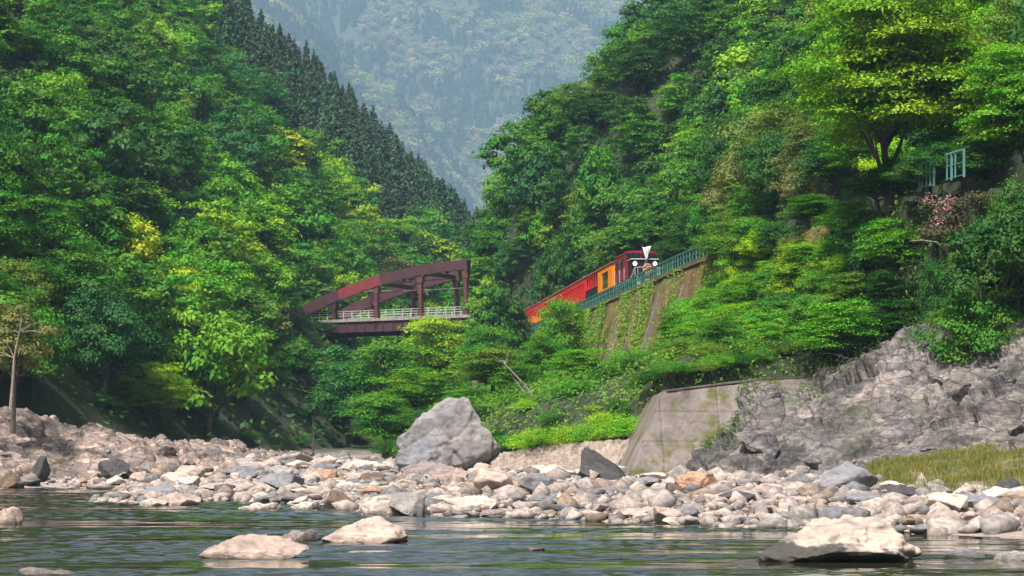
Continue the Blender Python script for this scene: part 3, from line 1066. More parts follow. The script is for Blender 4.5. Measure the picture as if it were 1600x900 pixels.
# ------------------------------------------------------------------ arch bridge
br = obj("arch_bridge", None, loc=at(468, 500, 262))
br.location.z = 18.9
br.rotation_euler = (0, 0, math.atan2(-.5, .87))
tag(br, "rusty maroon steel arch bridge with white railing crossing the gorge behind the trees", "bridge")
BW, BL = 8.6, 30.0
ztop = lambda s: 25.75 - 5.2 * ((26 - s) / 26) ** 2 - 18.9
for side, yy in enumerate((0, BW)):
    segs = [(-1.2, 3.2), (3.2, 6.4)] + [(6.4 + 3.25 * k, 9.65 + 3.25 * k) for k in range(6 if side == 0 else 4)]
    for k, (a, b) in enumerate(segs):
        mb = MB()
        n = 4
        for j in range(n):
            s0, s1 = a + (b - a) * j / n, a + (b - a) * (j + 1) / n
            q = []
            for s in (s0, s1):
                dp = 1.5 - .012 * s
                for w, z in ((-.4, ztop(s) - dp), (.4, ztop(s) - dp), (.4, ztop(s)), (-.4, ztop(s))):
                    q.append((s, yy + w, z))
            mb.quad(q[0], q[1], q[5], q[4]).quad(q[1], q[2], q[6], q[5]).quad(q[2], q[3], q[7], q[6]).quad(q[3], q[0], q[4], q[7])
            if j == 0: mb.quad(q[0], q[3], q[2], q[1])
            if j == n - 1: mb.quad(q[4], q[5], q[6], q[7])
        # splice plate at the joint
        mb.box((b - .02, yy, ztop(b) - .72), (.22, .88, 1.5), (0, -math.atan((ztop(b) - ztop(b - .5)) / .5), 0))
        o = mb.build("arch_segment", M['red_paint'] if (side == 0 and k in (2, 3)) else M['rust'], br)
        if side == 0 and k in (2, 3): o["label"] = "bright red repainted arch segment"
    for s in (5.6, 12.2, 18.9, 25.6)[:4 if side == 0 else 3]:
        lo = -1.3 if side == 0 else 0
        mb = MB().box((s, yy, (ztop(s) - 1.3 + lo) / 2), (.46, .5, ztop(s) - 1.3 - lo))
        mb.box((s, yy, ztop(s) - 1.75), (.8, .62, .9))
        mb.box((s, yy, .35), (.66, .6, .8))
        mb.build("post", M['post_red'] if side == 0 and s > 10 else M['rust_dark'], br)
for s in (12.2, 18.9):
    MB().bar((s, .4, ztop(s) - .9), (s, BW - .4, ztop(s) - .9), .35, .5).build("cross_brace", M['rust_dark'], br)
for s, t in ((5.8, 12.0), (12.4, 18.7)):
    MB().bar((s, .5, ztop(s) - 1.0), (t, BW - .5, ztop(t) - 1.0), .18).bar((t, .5, ztop(t) - 1.02), (s, BW - .5, ztop(s) - 1.02), .18).build("diagonal_brace", M['rust_dark'], br)
for yy in (-.1, BW + .1):
    mb = MB().box((12.6, yy, -1.05), (28.7, .3, 1.35))
    for k in range(20):
        mb.box((-.8 + k * 1.42, yy + (-.2 if yy < 0 else .2), -1.05), (.07, .12, 1.25))
    mb.build("deck_girder", M['rust'], br)
MB().box((12.6, BW / 2, -.18), (28.7, BW + .9, .36)).build("deck", M['deck_concrete'], br)
for yy in (.35, BW - .35):
    mb = MB()
    for z in (1.08, .78, .48): mb.box((12.6, yy + .06, z), (28.4, .06, .07))
    mb.build("railing_bar", M['white_paint'], br)
    pm = MB().box((0, 0, .55), (.09, .08, 1.1)).mesh("railing_post", M['white_paint'])
    for k in range(22):
        obj("railing_post", pm, br, (-1.0 + k * 1.3, yy, 0))
MB().box((-2.2, BW / 2, -4), (4.2, BW + 1.6, 7.4), bev=.2).build("abutment", M['mossy_wall'], br)
MB().box((28.4, BW / 2, -6.02), (3, BW + 1.6, 11.3), bev=.2).build("abutment", M['concrete'], br)
mb = MB()
a, b = at(430, 448, 275), at(760, 447, 255)
mb.tube([a.lerp(b, t) + Vector((0, 0, -.6 * 4 * t * (1 - t))) for t in np.linspace(0, 1, 12)], .03, 4)
tag(mb.build("power_cable", M['steel']), "thin grey cable strung across behind the bridge arch", "cable")

# ------------------------------------------------------------------ the train
TH = math.atan2(9.2, 78)
fwd = Vector((math.sin(TH), -math.cos(TH), 0))
NOSE = Vector((12.1, 180, RAILZ))


def train_at(s):
    return NOSE - fwd * s


def roof_prof(w, z0, z1, n=8):
    p = [(-w / 2, z0)]
    for k in range(n + 1):
        t = math.pi * (1 - k / n)
        p.append((math.cos(t) * w / 2, z0 + .06 + (z1 - z0 - .06) * math.sin(t) ** .8))
    p.append((w / 2, z0))
    return p


def bogie(y, parent, wr=.43):
    b = MB()
    for sx in (-1, 1): b.box((sx * .95, y, .55), (.14, 2.6, .26), bev=.04)
    b.box((0, y, .6), (1.8, .5, .3))
    o = b.build("bogie", M['iron'], parent)
    for dy in (-.85, .85):
        w = MB()
        for sx in (-.6, .6):
            w.tube([(sx - .06, y + dy, wr), (sx + .06, y + dy, wr)], wr, 16)
        w.tube([(-.6, y + dy, wr), (.6, y + dy, wr)], .07, 8)
        w.build("wheel", M['iron'], o)


lo = obj("locomotive", None, loc=NOSE, rotz=TH)
tag(lo, "black and maroon diesel locomotive with lit headlights and white flags", "locomotive")
LL = 9.8
MB().box((0, LL / 2, 1.12), (2.75, LL, .36), bev=.04).build("frame", M['iron'], lo)
mb = MB().box((-1.385, LL / 2, 1.14), (.02, LL - .2, .12)).box((1.385, LL / 2, 1.14), (.02, LL - .2, .12))
mb.build("stripe", M['white_paint'], lo)
MB().box((0, -.06, .98), (2.6, .14, .62), bev=.03).build("buffer_beam", M['black_paint'], lo)
mb = MB().box((0, -.35, .92), (.26, .6, .3), bev=.05).box((0, -.68, .92), (.38, .2, .42), bev=.06).box((.55, -.2, .85), (.12, .2, .5)).box((-.55, -.2, .85), (.12, .2, .5))
mb.build("coupler", M['steel'], lo)
mb = MB()
for sx in (-.85, -.7, .3, .72, .9):
    mb.tube([(sx, -.14, 1.2), (sx, -.3, 1.0), (sx + .05, -.34, .72), (sx + .1, -.25, .5)], .045, 6)
mb.build("brake_hose", M['white_paint'], lo)
MB().box((0, -.02, .42), (2.3, .1, .42), (.25, 0, 0), .03).build("snow_guard", M['iron'], lo)
for y in (2.0, 7.4): bogie(y, lo)
# hood
MB().box((0, 1.55, 2.15), (2.42, 1.7, 1.72), bev=.10).build("hood", M['black_paint'], lo)
MB().box((0, 1.5, 3.03), (2.66, 1.9, .10), bev=.03).build("hood_rim", M['white_paint'], lo)
mb = MB()
for k in range(9): mb.box((-.12, .69, 1.45 + k * .085), (.95, .03, .045))
mb.build("radiator_grille", M['iron'], lo)
for sx in (-.92, .92):
    h = MB().tube([(sx, .70, 2.62), (sx, .52, 2.62)], .27, 16).build("headlight", M['black_paint'], lo)
    MB().tube([(sx, .53, 2.62), (sx, .495, 2.62)], .19, 16).build("lamp_lens", M['lamp'], h)
# cab
cb = MB().box((0, 5.55, 2.53), (2.8, 5.9, 2.46), bev=.08).build("cab", M['maroon'], lo)
MB().prism(roof_prof(2.86, 3.74, 4.02), 2.5, 8.6).build("roof", M['maroon'], lo)
MB().box((-.68, 2.56, 3.46), (1.28, .08, .80), bev=.03).box((.68, 2.56, 3.32), (1.24, .08, .52), bev=.03).build("windscreen", M['glass'], lo)
for y, l in ((4.4, 1.9), (7.0, 1.5)):
    for sx in (-1, 1):
        w = MB().box((sx * 1.395, y, 2.95), (.05, l, .82), bev=.02).build("side_window", M['glass'], lo)
        fr = MB()
        for dy in (-l / 2, l / 2): fr.box((sx * 1.41, y + dy, 2.95), (.06, .07, .9))
        for dz in (-.43, .43): fr.box((sx * 1.41, y, 2.95 + dz), (.062, l, .07))
        fr.build("window_frame", M['coach_roof'], w)
for sx in (-1, 1):
    x = sx * 1.45
    for p, q in (((x, 3.2, 1.3), (x, 3.2, 2.45)), ((x, 5.6, 1.3), (x, 5.6, 2.45)), ((x, 5.75, 2.42), (x, 7.2, 1.3)), ((x, 8.3, 1.3), (x, 8.3, 2.6))):
        MB().bar(p, q, .05).build("side_handrail", M['white_paint'], lo)
mb = MB()
mb.tube([(-1.32, .45, 1.25), (-1.02, .02, 2.24), (-.42, 0, 2.26)], .035, 6).tube([(1.3, .2, 1.25), (1.28, .02, 2.24), (.62, 0, 2.26)], .035, 6)
for x in (-1.0, -.75, .75, 1.05, 1.28): mb.tube([(x, .02, 1.25), (x, .02, 2.24)], .03, 6)
mb.tube([(-1.34, .5, 1.25), (-1.34, 2.5, 1.25), ], .03, 6).tube([(-1.02, .02, 1.75), (-1.34, .9, 1.3)], .03, 6)
mb.build("front_handrail", M['white_paint'], lo)
# round wreath on the nose with flags above it
mb = MB()
mb.tube([(.12 + .36 * math.cos(t), -.1, 2.12 + .36 * math.sin(t)) for t in np.linspace(0, 2 * math.pi, 17)], .11, 7, False)
wr = mb.build("wreath", M['wreath'], lo)
mb = MB()
for k in range(26):
    t = rng.uniform(0, 6.28); r0 = rng.uniform(.1, .48)
    mb.box((.12 + r0 * math.cos(t), -.18 + rng.uniform(-.05, .05), 2.12 + r0 * math.sin(t)), (.10, .10, .10), (t, t * 2, 0), .02)
mb.build("wreath_flower", plain("wreath_blooms", (.62, .36, .26), .8, var=.5, scale=9), wr)
mb.bm if False else None
MB().tube([(.12, -.08, 2.12), (.12, -.13, 2.12)], .2, 14).build("badge", plain("badge_gold", (.55, .36, .12), .35, metal=.4), wr)
MB().tube([(.12, -.05, 1.62), (.12, -.14, 1.62)], .16, 14).build("horn_plate", plain("plate_bronze", (.30, .24, .14), .45), lo)
for sx in (-1, 1):
    fl = obj("flag", None, lo)
    MB().tube([(.12 - sx * .16, .42, 2.55), (.12 + sx * .42, .36, 4.25)], .022, 6).build("flag_pole", M['white_paint'], fl)
    V, Fq = [], []
    n = 9
    for i in range(n):
        u = i / (n - 1)
        for j in range(n):
            v = j / (n - 1)
            top = .12 + sx * (.40 if sx > 0 else .40)
            x = .12 + sx * .38 * (1 - u) * (1 - v * .86) - sx * .10 * u * (1 - v)
            V.append((x, .32 + .05 * math.sin(u * 7 + v * 3) + .04 * sx, 4.2 - 1.15 * v - .10 * u * (1 - v) - (.12 if sx < 0 else 0)))
    for i in range(n - 1):
        for j in range(n - 1):
            a = i * n + j
            Fq.append((a, a + 1, a + n + 1, a + n))
    me = mesh_np("flag_cloth", V, Fq, M['flag'], True)
    ob = obj("flag_cloth", me, fl)
    sm = ob.modifiers.new("cloth thickness", 'SOLIDIFY'); sm.thickness = .012

COACH = 16.8


def coach(s0, label, style):
    t = obj("railway_coach", None, loc=train_at(s0), rotz=TH)
    tag(t, label, "railway coach", "coaches of the sightseeing train")
    L, Wd = COACH, 2.74
    MB().box((0, L / 2, .98), (2.5, L - .2, .34)).build("underframe", M['iron'], t)
    for y in (2.6, L - 2.6): bogie(y, t)
    MB().prism(roof_prof(Wd + .12, 3.5, 3.92), -.05, L + .05).build("roof", M['coach_roof'], t)
    MB().box((0, L / 2, 1.2), (Wd - .1, L - .1, .1)).build("floor", M['iron'], t)
    if style == 'front':
        c = L * .52
        for sx in (-1, 1):
            x = sx * (Wd / 2 - .05)
            MB().box((x, 1.35, 2.34), (.09, 2.5, 2.36)).box((x, c - 1.1, 2.34), (.092, 2.2, 2.36)).box((x, (2.6 + c - 2.2) / 2, 3.28), (.09, c - 4.8, .48)).box((x, (2.6 + c - 2.2) / 2, 1.3), (.09, c - 4.8, .28)).build("orange_side", M['coach_orange'], t)
            MB().box((x - sx * .06, (2.6 + c - 2.2) / 2, 2.24), (.04, c - 4.8, 1.6)).build("side_window", M['glass'], t)
            MB().box((x, (c + L) / 2, 1.64), (.09, L - c, .94)).build("lower_panel", M['black_paint'], t)
            mb = MB().box((x, (c + L) / 2, 2.15), (.11, L - c - .01, .1)).box((x, (c + L) / 2, 3.4), (.09, L - c - .01, .24))
            mb.build("side_rail", M['coach_red'], t)
            MB().box((x - sx * .25, (c + L) / 2, 2.75), (.03, L - c - .3, 1.1)).build("window_glass", M['glass'], t)
            pm = MB().box((x, 0, 2.75), (.1, .16, 1.1)).mesh("window_post", M['coach_red'])
            k = c + .1
            while k < L:
                obj("window_post", pm, t, (0, k, 0)); k += 1.5
        MB().box((0, .08, 2.34), (Wd - .2, .1, 2.34)).build("end_wall", M['coach_orange'], t)
        MB().box((0, L - .08, 2.34), (Wd - .2, .1, 2.34)).build("end_wall", M['coach_red'], t)
        MB().box((0, L * .52, 2.3), (Wd - .3, .08, 2.3)).build("partition", M['coach_orange'], t)
    else:
        for sx in (-1, 1):
            x = sx * (Wd / 2 - .05)
            lp = MB().box((x, L / 2, 1.66), (.09, L - .2, .96)).build("lower_panel", M['coach_yellow'] if style == 'yellow' else M['coach_red'], t)
            mb = MB()
            for k in range(11): mb.box((x + sx * .05, .8 + k * 1.52, 1.66), (.03, .10, .9))
            mb.box((x + sx * .05, L / 2, 1.2), (.04, L - .3, .1))
            mb.build("panel_rib", M['coach_orange'] if style == 'yellow' else M['coach_roof'], lp)
            MB().box((x, L / 2, 2.22), (.12, L - .2, .14)).build("sill_rail", M['coach_orange'] if style == 'yellow' else M['coach_red'], t)
            MB().box((x, L / 2, 3.26), (.1, L - .2, .5)).build("letter_board", M['coach_red'], t)
            pm = MB().box((x, 0, 2.66), (.1, .24, .78)).mesh("window_post", M['coach_red'])
            for k in range(12): obj("window_post", pm, t, (0, .25 + k * 1.48, 0))
            pg = MB()
            for k in range(11): pg.box((x - sx * .03, .99 + k * 1.48, 2.62), (.03, 1.22, .70))
            pg.build("window_glass", M['glass'], t)
        for y in (.08, L - .08):
            MB().box((0, y, 2.34), (Wd, .14, 2.4)).build("end_wall", M['coach_red'], t)
    mb = MB()
    for k in range(9):
        y = 1.4 + k * 1.75
        mb.box((0, y, 1.62), (2.1, .5, .08)).box((0, y + .27, 1.9), (2.1, .06, .6))
    mb.build("bench", M['wood'], t)
    return t


coach(10.1, "orange and red open sided sightseeing coach coupled directly behind the locomotive", 'front')
coach(27.3, "red sightseeing coach second behind the locomotive, partly hidden by a tree", 'red')
coach(44.5, "red and yellow sightseeing coach third behind the locomotive, behind the tree", 'yellow')
coach(61.7, "last red and yellow sightseeing coach at the dark left end of the train", 'yellow')


# ------------------------------------------------------------------ trees
def leaves(C, Nrm, L, W, r, droop=.25):
    """kite shaped leaf sprays: centre, normal, length, width"""
    n = len(C)
    t = r.normal(size=(n, 3))
    t -= (t * Nrm).sum(1)[:, None] * Nrm
    t /= np.linalg.norm(t, axis=1)[:, None] + 1e-9
    b = np.cross(Nrm, t)
    L = L[:, None]; W = W[:, None]
    tip = C + t * L * .6 - np.array([0, 0, 1]) * L * droop * r.uniform(.2, 1, (n, 1))
    bas = C - t * L * .4
    l = C + b * W * .5 - Nrm * W * .12
    rr = C - b * W * .5 - Nrm * W * .12
    V = np.stack([bas, l, tip, rr], 1).reshape(-1, 3)
    Fq = np.arange(4 * n).reshape(n, 4)
    return V, Fq


def finish_leaf(name, V, Fq, tone, lobe, mat):
    me = mesh_np(name, V, Fq, mat)
    add_attr(me, "tone", np.repeat(tone, 4))
    add_attr(me, "tone_lobe", np.repeat(lobe, 4))
    return me


def make_tree(seed, style, nleaf=5200, leaf=.42, lobes=None, mat='leaf'):
    """unit tree of crown radius about 1 around the axis and height about 2.0; returns trunk, crown meshes"""
    r = np.random.default_rng(seed)
    mb = MB()
    if style == 'conifer':
        C, Nn, lob = [], [], []
        H = 3.0
        n = nleaf
        layers = 26
        per = n // layers
        for k in range(layers):
            t = k / (layers - 1)
            z = .35 + (H - .4) * t
            rad = (.86 * (1 - t) ** .62 + .03) * r.uniform(.8, 1.12)
            nb = max(5, int(11 * (1 - t)) + 3)
            m = max(20, int(per * (1.9 * (1 - t) + .15)))
            ba = r.uniform(0, 6.28, nb)
            bl = r.uniform(.7, 1.15, nb)
            bi = r.integers(0, nb, m)
            u = r.random(m) ** .6
            ang = ba[bi] + r.normal(0, .16, m)
            rr = rad * bl[bi] * u
            zz = z - .22 * u * rad * 1.6 + .10 * u * u + r.normal(0, .03, m)
            C.append(np.stack([rr * np.cos(ang), rr * np.sin(ang), zz], -1))
            nv = np.stack([.5 * np.cos(ang), .5 * np.sin(ang), np.ones(m)], -1) + r.normal(0, .45, (m, 3))
            Nn.append(nv)
            lob.append(np.repeat(r.random(nb)[bi][:, None], 1, 1)[:, 0])
        C = np.concatenate(C); Nn = np.concatenate(Nn); lob = np.concatenate(lob)
        Nn /= np.linalg.norm(Nn, axis=1)[:, None]
        n = len(C)
        V, Fq = leaves(C, Nn, leaf * r.uniform(.6, 1.3, n), leaf * .42 * r.uniform(.7, 1.2, n), r, .5)
        mb.tube([(0, 0, -.25), (0, 0, 1.2), (0, 0, 2.85)], [.06, .04, .008], 7)
        return mb.mesh("trunk", M['bark']), finish_leaf("crown", V, Fq, r.random(n) * .6 + lob * .4, lob, M['needle'])
    if style == 'round':
        nl, flat, lr, hc, rz, droop = 42, .70, (.19, .34), 1.0, .85, .3
    elif style == 'layered':
        nl, flat, lr, hc, rz, droop = 56, .27, (.22, .40), .98, .85, .25
    elif style == 'loose':
        nl, flat, lr, hc, rz, droop = 40, .5, (.16, .34), 1.2, .85, .3
    elif style == 'bush':
        nl, flat, lr, hc, rz, droop = 20, .7, (.26, .46), .5, .55, .3
    elif style == 'spray':
        nl, flat, lr, hc, rz, droop = 54, .22, (.18, .34), 1.2, .85, .35
    nl = lobes or nl
    LC, LR = [], []
    for k in range(nl):
        z = 1 - 1.7 * (k + .5) / nl           # from the top downwards to a little under the equator
        a = k * 2.399963 + r.normal(0, .35)
        q = math.sqrt(max(0, 1 - z * z))
        s = r.uniform(.62, .98) if k % 4 else r.uniform(.25, .6)
        c = np.array([q * math.cos(a) * s, q * math.sin(a) * s, hc + rz * z * s * (1 if z > 0 else .75)])
        c[:2] *= 1 + .22 * r.normal()
        LC.append(c); LR.append(r.uniform(*lr))
    LC = np.array(LC); LR = np.array(LR)
    LC[:, :2] /= max(1, np.abs(LC[:, :2]).max() / .85)
    w = LR ** 2 / (LR ** 2).sum()
    li = r.choice(nl, nleaf, p=w)
    d = r.normal(size=(nleaf, 3))
    d /= np.linalg.norm(d, axis=1)[:, None]
    d[:, 2] = np.where(d[:, 2] < -.25, -d[:, 2] * r.uniform(-.4, 1, nleaf), d[:, 2])
    rad = LR[li] * (r.random(nleaf) ** .33) * (1 + .25 * r.normal(size=nleaf))
    C = LC[li] + d * rad[:, None] * np.array([1, 1, flat])
    if style in ('layered', 'spray'):
        C[:, 2] -= .35 * ((d[:, :2] ** 2).sum(1)) * rad * .6
        Nn = np.array([0, 0, 1]) + .45 * d + r.normal(0, .30, (nleaf, 3))
    else:
        Nn = d + np.array([0, 0, .55]) + r.normal(0, .30, (nleaf, 3))
    Nn /= np.linalg.norm(Nn, axis=1)[:, None]
    lf = leaf / 4.5
    V, Fq = leaves(C, Nn, lf * r.uniform(.6, 1.35, nleaf), lf * .58 * r.uniform(.7, 1.25, nleaf), r, droop)
    lobt = r.random(nl)
    tone = .5 * lobt[li] + .5 * r.random(nleaf)
    crown = finish_leaf("crown", V, Fq, tone, lobt[li], M[mat])
    zt = hc - rz * .35
    lean = r.normal(0, .06, 2)
    base_r = .03 if style in ('bush', 'spray') else .05
    f = Vector((lean[0], lean[1], zt))
    mb.tube([(0, 0, -.3), (lean[0] * .4, lean[1] * .4, zt * .5), f], [base_r * 1.3, base_r, base_r * .8], 7)
    for k in r.choice(nl, min(nl, 13), replace=False):
        e = Vector(LC[k]) * .96
        st = Vector((lean[0] * .5, lean[1] * .5, 0)).lerp(f, r.uniform(.55, 1.0)); st.z = max(st.z, zt * .45)
        m_ = st.lerp(e, .5) + Vector((0, 0, -.06))
        mb.tube([st, m_, e], [base_r * .5, base_r * .3, base_r * .1], 5, False)
    return mb.mesh("trunk", M['bark']), crown


PROTO = {
    'round': [make_tree(200 + k, 'round', 5800 + 900 * (k % 3), (.46, .36, .40, .50, .34)[k]) for k in range(5)],
    'layered': [make_tree(300 + k, 'layered', 5800 + 900 * (k % 3), (.46, .36, .52, .40, .34)[k]) for k in range(5)],
    'loose': [make_tree(400 + k, 'loose', 3600, .42) for k in range(3)],
    'conifer': [make_tree(500 + k, 'conifer', 3400, .26) for k in range(4)],
    'bush': [make_tree(600 + k, 'bush', 2600, .46) for k in range(4)],
    'fine': [make_tree(700 + k, 'layered', 15000, .26, 70) for k in range(3)],
    'finer': [make_tree(800 + k, 'spray', 62000, .165, 130) for k in range(2)],
    'fineround': [make_tree(900 + k, 'round', 14000, .27, 60) for k in range(3)],
    'finebush': [make_tree(950 + k, 'bush', 6500, .25, 34) for k in range(3)],
}
GREENS = {
    'dark green': (.028, .098, .013), 'mid green': (.056, .185, .014), 'bright green': (.098, .270, .014), 'lime green': (.180, .355, .012),
    'yellow green': (.27, .37, .014), 'olive': (.100, .190, .020), 'brownish green': (.135, .165, .045), 'bluish green': (.030, .128, .026),
}


def plant(kind, x, y, rad, hgt, col, name, desc, cat, group=None, zb=None, dz=0.0, parts=True, jit=.14, k=None, lean=0.0):
    """one tree or shrub as an empty at its foot with trunk and crown"""
    pr = PROTO[kind]
    tm, cm = pr[int(rng.integers(len(pr))) if k is None else k]
    z = (h1(x, y) if zb is None else zb) + dz
    root = obj(name, None, loc=(x, y, z))
    full = {'conifer': 3.0, 'bush': 1.05}.get(kind, 1.95)
    root.rotation_euler = (lean, 0, rng.uniform(0, 6.28)) if not lean else (0, lean, rng.uniform(-.3, .3))
    root.scale = (rad, rad, hgt / full)
    t = obj("trunk" if 'bush' not in kind else "stem", tm, root)
    c = obj("crown", cm, root)
    base = np.array(GREENS[col] if isinstance(col, str) else col)
    g = base * rng.uniform(1 - jit, 1 + jit) * (1 + rng.normal(0, .05, 3))
    c.color = (*np.clip(g, .004, 1), 1)
    want(root, desc, cat, group, (x, y, z + hgt * .6))
    return root


def visible(x, y, ztop):
    ts = np.linspace(.15, .97, 46)
    hz = height(x * ts, y * ts)
    zr = EYE + (ztop - EYE) * ts
    return not np.any(hz > zr + 1.0)


# --- left mountainside, broadleaf wood and cedars on its ridge
placed = []


def scatter(ylo, yhi, xlo, xhi, spacing, n_try, keep):
    """dart throwing with spacing measured along the slope"""
    out = []
    grid = {}
    P_, _ = ground_points(n_try, xlo, xhi, ylo, yhi)
    X, Yy, Z = P_[:, 0], P_[:, 1], P_[:, 2]
    dl = poly_sd(X, Yy, LFOOT)
    G_ = 9.0
    for x, y, d, z in zip(X, Yy, dl, Z):
        s = spacing(x, y)
        ck = (int(x // G_), int(y // G_), int(z // G_))
        bad = False
        for i in (-1, 0, 1):
            for j in (-1, 0, 1):
                for l in (-1, 0, 1):
                    for (a, b, c) in grid.get((ck[0] + i, ck[1] + j, ck[2] + l), ()):
                        if (a - x) ** 2 + (b - y) ** 2 + (c - z) ** 2 < s * s: bad = True; break
        if bad or not keep(x, y, d, z): continue
        grid.setdefault(ck, []).append((x, y, z))
        out.append((x, y, z))
    return out


def in_view(x, y, z, m=60):
    px, py = proj(x, y, z)
    return -m < px < 1600 + m and -m * 1.5 < py < 900


def nridge(x, y):
    return ((x + 9) * 100 + (y - 380) * 53) / 113.2


def keep_left(x, y, d, z):
    if d < .5: return False
    px, py = proj(x, y, z)
    return in_view(x, y, z + 6) and visible(x, y, z + 11)


def crest_lim(x, y):
    return 4 + 5 * n2(x, y, .02, 2, 2.)[0]


def keep_con(x, y, d, z):
    if d < 4 or proj(x, y, z)[0] < 296: return False
    crest = (33 + .56 * (((x + 9) * -53 + (y - 380) * 100) / 113.2) - .75 * nridge(x, y)) - z
    return crest < crest_lim(x, y) and in_view(x, y, z + 6) and visible(x, y, z + 9)


n_con = 0
for x, y, z in scatter(320, 560, -150, 40, lambda x, y: 4.3, 26000, keep_con):
    if n_con >= 290: break
    px, py = proj(x, y, z + 8)
    plant('conifer', x, y, rng.uniform(2.2, 3.4), rng.uniform(8, 12.5), np.array((.030, .078, .032)) * rng.uniform(.7, 1.4), 'conifer_tree',
          ("tall " if py < 110 and rng.random() < .0 else "") + "dark conifer on the left ridge" + (" near the top" if py < 50 else " in its upper part" if py < 120 else " in its lower part" if py < 210 else " near its lower end"),
          "tree", "conifers on the left ridge", zb=z, dz=-.5, jit=.2)
    n_con += 1

LT = scatter(105, 560, -150, 40, lambda x, y: 5.4 + .0085 * max(0, y - 120), 16000, keep_left)
n_left = 0
for x, y, z in sorted(LT, key=lambda t: t[1]):
    px, py = proj(x, y, z + 6)
    front = z + 0 * y
    crest = (33 + .56 * (((x + 9) * -53 + (y - 380) * 100) / 113.2) - .75 * nridge(x, y)) - z
    if y > 320 and crest < crest_lim(x, y) and px > 300: continue          # the conifers' belt
    u = rng.random() + .45 * n2(x, y, .035, 2, 8.)[0]
    col = ('dark green' if u < .14 else 'bluish green' if u < .30 else 'mid green' if u < .60 else 'bright green' if u < .82 else 'lime green' if u < .90 else
           'olive' if u < .97 else 'brownish green' if u < 1.0 else 'yellow green')
    if 365 < px < 640 and 170 < py < 330 and crest > 10: col = 'lime green' if rng.random() < .7 else 'bright green'
    if py < 520 and px < 120 and col == 'lime green': col = 'mid green'
    v = rng.random()
    kind = 'round' if v < .48 else 'layered' if v < .88 else 'loose'
    if y < 170: kind = 'fineround' if v < .45 else 'fine'
    rad = (3.5 + .0075 * (y - 120)) * rng.uniform(.8, 1.35)
    hgt = rad * rng.uniform(1.7, 2.4)
    edge_d = poly_sd(np.array([x]), np.array([y]), LFOOT)[0]
    if y < 272 and px + .85 * rad * F_PX / y > 472 and px < 760 and proj(x, y, z + hgt * .86)[1] < 527: continue
    shape = {'round': 'rounded', 'fineround': 'rounded', 'layered': 'layered', 'fine': 'layered', 'loose': 'airy'}[kind]
    size = 'large' if rad * F_PX / y > 46 else 'small'
    zone = ("overhanging the left bank" if edge_d < 9 and y < 230 else "behind the arch bridge" if (440 < px < 740 and py > 380) else
            "low on left slope" if py > 480 else "halfway up left slope" if py > 330 else "high on left slope" if py > 170 else "at top of left slope")
    side = " at photo edge" if px < 110 else " near conifers" if crest < 45 and y > 330 else " above the bridge" if px > 430 else ""
    over = edge_d < 8 and y < 230
    if over:
        hgt *= 1.12
        if edge_d < 1.5: continue
    plant(kind, x, y, rad, hgt, col, 'maple_tree' if shape == 'layered' else 'broadleaf_tree', f"{size} {shape} {col} tree {zone}" + ("" if "bridge" in zone else side), "tree", "broadleaf trees of the left mountainside", zb=z, dz=(-.10 if over else -.14) * hgt)
    n_left += 1
print("LEFT", n_left, "CON", n_con)

# --- right mountainside above the railway
def keep_right(x, y, d, z):
    du = poly_sd(np.array([x]), np.array([y]), UFOOT)[0]
    if du < .7: return False
    return in_view(x, y, z + 6, 240) and visible(x, y, z + 9)


RT = scatter(92, 350, -8, 95, lambda x, y: 4.1 + .010 * max(0, y - 120), 16000, keep_right)
n_right = 0
for x, y, z in sorted(RT, key=lambda t: t[1]):
    px, py = proj(x, y, z + 5)
    u = rng.random() + .4 * n2(x, y, .06, 2, 4.)[0]
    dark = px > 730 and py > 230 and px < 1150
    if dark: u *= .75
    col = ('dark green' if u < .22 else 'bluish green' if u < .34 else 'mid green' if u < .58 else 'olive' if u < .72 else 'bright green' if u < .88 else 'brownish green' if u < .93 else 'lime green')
    v = rng.random()
    kind = ('round' if v < .4 else 'layered' if v < .85 else 'loose') if y > 190 else ('fineround' if v < .45 else 'fine')
    rad = (2.9 + .009 * max(0, y - 120)) * rng.uniform(.8, 1.35)
    hgt = rad * rng.uniform(1.7, 2.4)
    du = poly_sd(np.array([x]), np.array([y]), UFOOT)[0]
    if y < 262: rad = min(rad, 1.5 + du * .9); hgt = min(hgt, rad * 2.6)
    shape = {'round': 'rounded', 'fineround': 'rounded', 'layered': 'layered', 'fine': 'layered', 'loose': 'airy'}[kind]
    size = 'large' if rad * F_PX / y > 50 else 'small'
    zone = ("on the right spur" if px < 880 else "right above the train" if px < 1050 and py > 250 else "high on right slope" if py < 130 else "halfway up right slope" if py < 260 else "above the railway")
    side = " at photo edge" if px > 1500 else " behind lime tree" if px > 1190 and "rail" not in zone else " near the gorge" if px < 990 and "slope" in zone else ""
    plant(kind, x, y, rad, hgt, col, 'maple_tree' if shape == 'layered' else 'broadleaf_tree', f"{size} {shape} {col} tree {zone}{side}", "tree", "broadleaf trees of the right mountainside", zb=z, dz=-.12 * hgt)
    n_right += 1
print("RIGHT", n_right)

